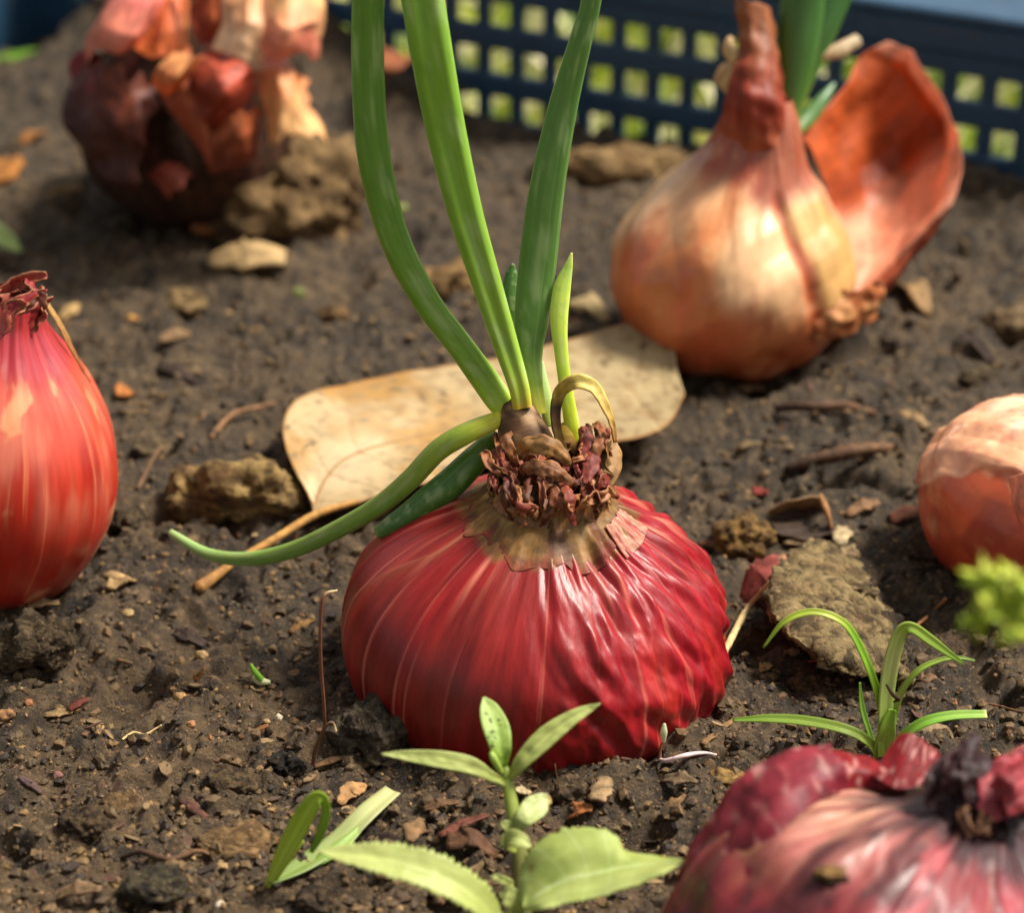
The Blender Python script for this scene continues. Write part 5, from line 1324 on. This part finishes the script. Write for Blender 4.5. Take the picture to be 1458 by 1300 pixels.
BR, OR, RD, TN, DK, CR = s(104, 74, 48), s(160, 104, 52), s(110, 54, 40), s(164, 132, 88), s(56, 42, 34), s(206, 182, 138)
rows = [
    ('wood_chip', 'curled tan chip at the foot of the shallot', 62, 866, 46, 8, .35, TN, .12),
    ('wood_chip', 'chunky tan chip right of the shallot foot', 172, 836, 36, 20, .7, TN, .2),
    ('bark_chip', 'dark bark chip right of the shallot foot in the near soil', 270, 914, 48, -22, .35, DK, .1),
    ('bark_chip', 'bent dark bark bit lying below the dark bark chip', 252, 982, 36, -10, .35, DK, .2),
    ('wood_chip', 'short upright orange brown splinter beside the bent bark bit', 282, 966, 30, 50, .3, OR, .0),
    ('wood_chip', 'reddish pointed chip on the left near soil', 112, 1006, 32, 28, .4, RD, .1),
    ('wood_chip', 'pale flat chip beside the reddish pointed chip', 84, 1020, 40, 8, .3, TN, .05),
    ('wood_chip', 'slender orange brown splinter pointing up right before the onion', 362, 1046, 46, 24, .2, s(138, 90, 48), .05),
    ('wood_chip', 'thick orange brown stick end left of the thin upright rootlet', 430, 895, 38, 30, .35, s(134, 98, 54), .1),
    ('bark_chip', 'dull purple brown splinter at the left frame edge', 44, 1122, 42, -36, .28, s(84, 62, 58), .1),
    ('bark_chip', 'reddish brown splinter near the rough brown clod', 276, 1156, 46, -32, .28, s(88, 56, 44), .1),
    ('wood_chip', 'flat tan chip with a dark edge at the bottom left', 112, 1276, 66, 10, .25, s(132, 104, 74), .12),
    ('wood_chip', 'light brown chip between grass sprout and wet lump', 502, 1136, 46, 34, .38, s(176, 132, 84), .15),
    ('wood_chip', 'tan chip just under the light brown chip', 503, 1162, 36, -14, .4, TN, .1),
    ('wood_chip', 'grey brown chip left of the seedling stem', 628, 1152, 52, 14, .28, BR, .12),
    ('bark_chip', 'long dark red curved sliver left of the seedling stem', 660, 1180, 74, 24, .18, s(98, 52, 38), .06),
    ('wood_chip', 'steep brown chip above the large toothed leaf', 592, 1186, 36, 62, .35, s(136, 104, 70), .1),
    ('bark_chip', 'dark stick lying above the large toothed leaf', 556, 1204, 70, -10, .22, DK, .04),
    ('dead_leaf_bit', 'crumpled russet leaf bit left of the seedling stem', 672, 1212, 74, -16, .5, s(92, 62, 40), .25),
    ('wood_chip', 'orange brown chip right of the seedling stem', 824, 1164, 42, 20, .42, s(168, 104, 56), .2),
    ('wood_chip', 'square tan chip before the crimson onion', 857, 1128, 34, 70, .55, s(152, 124, 88), .05),
    ('wood_chip', 'cream crumb beside the seedling stem', 745, 1131, 22, -10, .5, CR, .1),
    ('wood_chip', 'rusty stick leaning on the wet blackish lump', 472, 1088, 54, 18, .18, s(120, 88, 56), .02),
    ('wood_chip', 'pale curled flake hanging on the wet blackish lump', 592, 1050, 44, -36, .3, s(156, 128, 94), .12),
    ('wood_chip', 'upright tan flake leaning on the crimson onion', 971, 1032, 36, 66, .3, s(186, 146, 92), .0),
    ('wood_chip', 'brown splinter between white rootlet and purple onion', 1022, 1046, 56, 38, .2, s(140, 106, 68), .05),
    ('wood_chip', 'flat grey brown chip before the white sprout', 968, 1116, 50, -4, .38, s(128, 106, 78), .06),
    ('wood_chip', 'broken brown chip left of the purple onion skin', 962, 1150, 40, 44, .35, s(130, 98, 62), .1),
    ('pebble_chip', 'small tan flat pebble in the dark hollow by the slab', 1090, 955, 20, 30, .6, s(190, 152, 96), .1),
    ('wood_chip', 'grey tan chip right of the grass seedling', 1322, 1042, 52, 6, .36, s(146, 122, 88), .1),
    ('bark_chip', 'brown chip right of the bent grass blade', 1322, 976, 44, -10, .35, s(104, 78, 54), .15),
    ('wood_chip', 'reddish brown curl under the ochre clod', 1032, 786, 80, -14, .22, s(122, 78, 48), .1),
    ('skin_fragment', 'dry red onion skin fragment right of the ochre clod', 1086, 832, 76, 44, .62, s(150, 74, 64), .2),
    ('wood_chip', 'cream curl on the corner of the red skin fragment', 1104, 812, 44, 50, .45, s(206, 150, 108), .25),
    ('wood_chip', 'tan sliver on the soil against the slab corner', 1120, 842, 30, 76, .3, s(176, 140, 84), .05),
    ('wood_chip', 'cream bit on the soil behind the slab', 1198, 766, 28, 84, .5, CR, .1),
    ('wood_chip', 'rounded pale bit beside the cream bit', 1210, 792, 28, -20, .6, s(190, 162, 116), .1),
    ('wood_chip', 'pale straw pointing at the cream bit', 1152, 778, 74, -2, .16, s(176, 148, 104), .03),
    ('wood_chip', 'slanted pale sliver on the slab top', 1160, 800, 40, -50, .25, s(176, 146, 102), .05),
    ('bark_chip', 'rusty bark chip at the left foot of the peach onion', 1296, 738, 60, 10, .4, s(112, 66, 46), .12),
    ('bark_chip', 'dark bark chip on mid soil left of the dead leaf', 254, 536, 60, -24, .3, DK, .1),
    ('wood_chip', 'brown chip above the dark bark chip on mid soil', 250, 484, 44, 14, .35, s(130, 100, 66), .12),
    ('wood_chip', 'bright orange crumb right of the shallot', 178, 565, 20, 10, .7, s(190, 118, 56), .2),
    ('wood_chip', 'tan flake behind the shallot neck', 100, 446, 34, 40, .45, s(186, 150, 96), .1),
    ('wood_chip', 'small ochre crumb above the mid soil chips', 188, 457, 20, 0, .7, s(180, 130, 64), .2),
    ('wood_chip', 'white flat chip on top of the largest rounded clod', 346, 222, 54, 22, .35, s(220, 214, 200), .1),
    ('dead_leaf_bit', 'cream leaf fragment at the foot of the largest rounded clod', 352, 374, 110, 4, .5, s(176, 146, 100), .08),
    ('dead_leaf_bit', 'rust brown leaf fragment left of the largest rounded clod', 306, 318, 50, 40, .7, s(160, 100, 56), .2),
    ('wood_chip', 'orange brown chip on far soil left of the ragged onion', 48, 200, 36, 30, .4, s(176, 116, 60), .15),
    ('wood_chip', 'orange flake on far left soil below the orange brown chip', 6, 250, 30, 60, .5, s(190, 124, 56), .15),
    ('wood_chip', 'long tan chip on far soil below the ragged onion', 92, 275, 60, 14, .3, s(150, 116, 72), .1),
    ('bark_chip', 'rust red bark bit near the crate wall behind the tall leaves', 672, 132, 56, -6, .45, s(150, 84, 44), .15),
    ('bark_chip', 'dark rust bark bit by the tallest leaf on far soil', 566, 96, 40, 20, .5, s(130, 74, 44), .15),
    ('wood_chip', 'straw coloured stem right of the pale pointed leaf', 838, 446, 62, -22, .3, s(196, 170, 120), .15),
    ('bark_chip', 'dark bark chip on right soil below the copper onion', 1390, 500, 60, -40, .35, DK, .15),
    ('bark_chip', 'brown bark chip right of the dead curled leaf', 1228, 728, 50, 24, .3, s(120, 88, 58), .1),
    ('wood_chip', 'tan chip on soil right of the long dark stick', 1300, 600, 44, -30, .35, s(150, 120, 80), .1),
    ('wood_chip', 'red crumb above the curled dead leaf', 1082, 708, 16, 0, .8, s(130, 44, 34), .2),
    ('wood_chip', 'dull tan chip between dead leaf tip and dark sticks', 1060, 640, 50, 12, .35, s(120, 98, 68), .12),
    ('wood_chip', 'brown chip before the copper onion', 1075, 560, 44, -8, .35, s(112, 84, 56), .12),
    ('wood_chip', 'tan chip on soil right of the copper onion foot', 1300, 430, 60, -46, .4, s(150, 118, 76), .15),
    ('wood_chip', 'pale chip at the bottom edge under the large toothed leaf', 640, 1282, 60, -28, .45, s(150, 118, 82), .1),
    ('wood_chip', 'dark chip at the bottom edge left of the seedling', 560, 1290, 54, 16, .35, s(78, 60, 44), .1),
    ('wood_chip', 'reddish chip beside the folded blade sprout', 560, 1252, 50, -6, .4, s(120, 84, 56), .1),
]
for i, r in enumerate(rows):
    nm, lb, px, py, l, an, ra, co, be = r
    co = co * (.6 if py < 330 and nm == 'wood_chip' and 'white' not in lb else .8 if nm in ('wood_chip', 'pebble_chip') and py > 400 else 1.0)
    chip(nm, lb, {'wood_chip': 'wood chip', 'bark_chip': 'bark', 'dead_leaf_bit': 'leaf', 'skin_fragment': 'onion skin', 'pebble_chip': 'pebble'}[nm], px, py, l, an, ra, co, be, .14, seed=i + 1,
         up=1. if lb.startswith('upright tan') or lb.startswith('short upright') or lb.startswith('pale curled flake') or lb.startswith('dry red onion') or lb.startswith('cream curl') or lb.startswith('white flat chip') else 0.,
         lift=0.0)

twig('twig', 'pale dry straw leaning from the slab to the crimson onion', 'twig', [(1000, 996, .1), (1030, 962, .5), (1060, 925, .85), (1092, 893, .95)], [.12, .13, .12, .08], s(196, 166, 116), s(176, 150, 104))
twig('twig', 'long dark stick on the right soil left of the peach onion', 'twig', [(1122, 676, .16), (1160, 668, .22), (1215, 655, .22), (1268, 645, .15)], [.2, .28, .28, .16], DK, BR)
twig('twig', 'flat dark stick behind the long dark stick', 'twig', [(1104, 588, .12), (1150, 590, .2), (1200, 590, .2), (1246, 596, .1)], [.14, .22, .22, .14], DK, BR)
twig('twig', 'thin brown twig near the bent grass blade', 'twig', [(1304, 898, .1), (1325, 886, .2), (1345, 872, .3)], .06, s(150, 100, 60))
twig('twig', 'long dark twig on the bottom left soil', 'twig', [(165, 1228, .05), (200, 1224, .14), (240, 1232, .1), (280, 1222, .14), (300, 1222, .06)], [.05, .1, .09, .08, .05], DK, BR)
twig('twig', 'thin brown stem lying left of the dead leaf', 'twig', [(300, 630, .1), (330, 606, .25), (365, 592, .2), (392, 580, .1)], [.1, .12, .1, .07], s(124, 90, 60))
twig('twig', 'dark crooked stem at the left of the dead leaf clod', 'twig', [(196, 700, .05), (222, 660, .2), (236, 640, .1)], .09, s(96, 70, 48))
twig('rootlet', 'thin pale wavy root on the near left soil', 'root', [(174, 1056, .03), (190, 1048, .07), (206, 1050, .05), (222, 1044, .08), (230, 1036, .04)], .035, s(206, 172, 118), mat=M_ROOT)
twig('rootlet', 'dark twig along the near soil below the shallot', 'root', [(128, 944, .05), (160, 946, .1), (184, 948, .05)], .07, s(120, 88, 56))
twig('rootlet', 'hair thin red root across the slab hollow', 'root', [(1150, 962, .3), (1175, 965, .35), (1200, 966, .3)], .025, s(140, 70, 46), mat=M_ROOT)
twig('rootlet', 'curved dark root right of the peach onion soil', 'root', [(1340, 1000, .05), (1390, 1006, .1), (1458, 1022, .1)], .04, s(110, 76, 50))
q0 = GS(462, 1042)
D = depth(q0)
for nm, lb, lst, w, c in (
    ('rootlet', 'thin upright hooked rootlet left of the crimson onion', [(463, 1040, D, 0), (461, 1000, D - .3, 0), (457, 950, D - .7, 0), (456, 900, D - 1.1, 0), (458, 862, D - 1.35, 0), (464, 846, D - 1.4, 0), (480, 841, D - 1.4, 0)], [.06, .06, .06, .055, .07, .06, .03], s(120, 74, 54)),
    ('rootlet', 'dark bent rootlet with a pale hook beside the wet lump', [(446, 1088, D - .6, 0), (450, 1066, D - .75, 0), (458, 1046, D - .9, 0), (466, 1032, D - 1.0, 0), (474, 1030, D - 1.0, 0), (478, 1042, D - .95, 0)], [.08, .08, .07, .05, .05, .05], s(96, 66, 44)),
    ('rootlet', 'fine brown thread rising before the crimson onion', [(800, 1140, depth(GS(800, 1140)), 0), (794, 1112, depth(GS(800, 1140)) - .2, 0), (790, 1088, depth(GS(800, 1140)) - .35, 0)], [.03, .025, .015], s(110, 80, 50))):
    q = PL([p[:3] for p in lst])
    V, F, U, t, a = tube(q, w, 1, 10, 50)
    cc = lerp(c * np.ones((len(t), 3)), s(206, 176, 130), sm(.75, .95, t) * (1 if 'hook' in lb else .2))
    tag(mk(nm, V, F, cc, M_ROOT, base=q[0], uv=U), lb, 'root')

def curled_leaf():
    b = GS(1148, 742)
    t = thing('dead_leaf', 'dark hollow curled dead leaf on the soil behind the slab', 'leaf', b)
    rows = [[G(1092, 728, .15), G(1125, 712, .5), G(1165, 706, .55), G(1180, 716, .4)],
            [G(1096, 742, .0), G(1130, 735, .05), G(1160, 735, .05), G(1182, 740, .1)],
            [G(1104, 758, .1), G(1135, 768, .12), G(1165, 765, .12), G(1184, 758, .2)]]
    g, F, U, u, v = patch(rows, 40, 40, crumple=.07, csc=.4, seed=61, rag=.15)
    mk('leaf_blade', g, F, lerp(s(140, 110, 72) * np.ones((len(u), 3)), s(58, 44, 34), sm(.1, .4, u)), M_DRYLEAF, t, uv=U, solid=.03)
    put_tube('stalk', M_CHIP, t, [G(1168, 706, .5), G(1176, 725, .5), G(1184, 752, .2)], [.1, .13, .06], lambda tt, aa: np.ones((len(tt), 1)) * s(150, 106, 64), 1, 20, 8)
curled_leaf()

# ------------------------------------------------------------------ pebbles one can pick out
PEB = [('orange pebble on the left near soil beside the reddish chip', 41, 1003, 11, s(190, 110, 50)), ('pink pebble right of the dull purple splinter', 82, 1106, 12, s(150, 84, 80)),
       ('white crumb on top of the rough brown clod', 322, 1102, 10, s(214, 204, 176)), ('white oval seed at the bottom edge', 313, 1291, 12, s(226, 218, 196)),
       ('yellow crumb above the dark bark chip left of centre', 183, 877, 15, s(176, 142, 76)), ('ochre crumb just under the dark bark chip', 287, 936, 15, s(190, 148, 80)),
       ('orange crumb under the bent bark bit', 256, 995, 15, s(204, 148, 70)), ('tan pebble left of the thick stick end', 333, 888, 11, s(184, 128, 76)),
       ('orange grain beside the crusted clod', 250, 704, 18, s(190, 110, 50)), ('tan curl of earth stuck before the crusted clod', 306, 712, 22, s(180, 134, 84)),
       ('pale green speck on far soil left of the tall leaves', 570, 300, 18, s(140, 160, 50)), ('green speck beside the cream leaf fragment', 425, 420, 16, s(130, 150, 50)),
       ('white grain beside the wet blackish lump', 396, 1024, 10, s(206, 196, 160)), ('ochre grain right of the orange splinter', 272, 1034, 12, s(190, 120, 60)), ('tan grain under the thick stick end', 380, 1030, 9, s(190, 150, 90)),
       ('yellow pebble at the left frame edge in the near soil', 10, 1022, 20, s(180, 120, 60)), ('tan pebble right of the seedling near the purple skin', 1045, 870, 12, s(176, 130, 80)), ('tan crumb in the dark hollow under the slab', 1130, 930, 14, s(150, 120, 80))]
for i, (lb, px, py, w, c) in enumerate(PEB):
    c = c * .62 + .38 * c.mean() * np.array([1.25, .95, .65]) * .9
    clod('pebble', lb, 'pebble', px, py, w * 1.25, .7, c * .8, c * .6, 3, .85, .12, 60 + i, .25, mat=M_GRAIN)

# ------------------------------------------------------------------ uncountable crumbs and litter
def crumbs():
    N = 30000
    px = rng.uniform(-120, 1580, N)
    py = 1420 - 1300 * rng.random(N) ** 1.25
    q = []
    Vi, Fi = ICO[1]
    vs, fs, cs = [], [], []
    pal = np.array([s(86, 68, 45), s(68, 54, 37), s(46, 37, 28), s(100, 78, 49), s(122, 94, 58), s(94, 66, 42), s(146, 116, 74), s(134, 88, 52)])
    prob = np.array([.27, .24, .16, .17, .08, .05, .02, .01])
    ci = rng.choice(len(pal), N, p=prob / prob.sum())
    jit = rng.uniform(.6, 1.4, (N, len(Vi), 1))
    for k in range(N):
        b = G(px[k], py[k])
        if np.dot(b - W0, cv) < .4 or np.dot(b - W0, cu) < A_LEFT + .5: continue
        b[2] = Hs(b[0], b[1])
        r = .022 + .10 * rng.random() ** 4.5
        if r > .07 and ci[k] > 3: r *= .6
        vs.append(Vi * jit[k] * r * [1, 1, .8] + b + [0, 0, r * .05])
        fs.append(Fi + len(vs) * len(Vi) - len(Vi))
        cs.append(np.repeat(pal[ci[k]][None], len(Vi), 0))
    tag(mk('soil_crumbs', np.concatenate(vs), np.concatenate(fs), np.concatenate(cs), M_GRAIN, base=np.zeros(3), smooth=False), kind='stuff')
    # fibres and splinters
    N = 1000
    vs, fs, cs = [], [], []
    pal = np.array([s(100, 78, 54), s(74, 58, 44), s(112, 90, 62), s(78, 54, 42), s(50, 40, 34), s(128, 104, 72)])
    for k in range(N):
        b = G(rng.uniform(-120, 1580), 1420 - 1250 * rng.random() ** 1.2)
        if np.dot(b - W0, cv) < .4 or np.dot(b - W0, cu) < A_LEFT + .5: continue
        b[2] = Hs(b[0], b[1]) + .03
        L = .1 + .32 * rng.random() ** 2
        w = L * rng.uniform(.08, .35)
        a = rng.uniform(0, 6.28)
        e = np.array([math.cos(a), math.sin(a), rng.normal(0, .25)])
        f = np.array([-math.sin(a), math.cos(a), rng.normal(0, .3)])
        h = np.array([0, 0, max(.018, w * .3)])
        V = np.array([b - e * L * .5, b - e * L * .2 - f * w, b + e * L * .3 - f * w * .8, b + e * L * .5, b + e * L * .25 + f * w, b - e * L * .3 + f * w * .7])
        V[2] += h * .6
        V = np.concatenate([V, V + h])
        n = len(vs) * 12
        T = [(0, 1, 2), (0, 2, 3), (0, 3, 4), (0, 4, 5), (6, 8, 7), (6, 9, 8), (6, 10, 9), (6, 11, 10)]
        for i in range(6):
            j = (i + 1) % 6
            T += [(i, i + 6, j), (j, i + 6, j + 6)]
        vs.append(V); fs.append(np.array(T) + n); cs.append(np.repeat(pal[rng.integers(len(pal))][None], 12, 0))
    tag(mk('plant_litter', np.concatenate(vs), np.concatenate(fs), np.concatenate(cs), M_CHIP, base=np.zeros(3), smooth=False), kind='stuff')
crumbs()
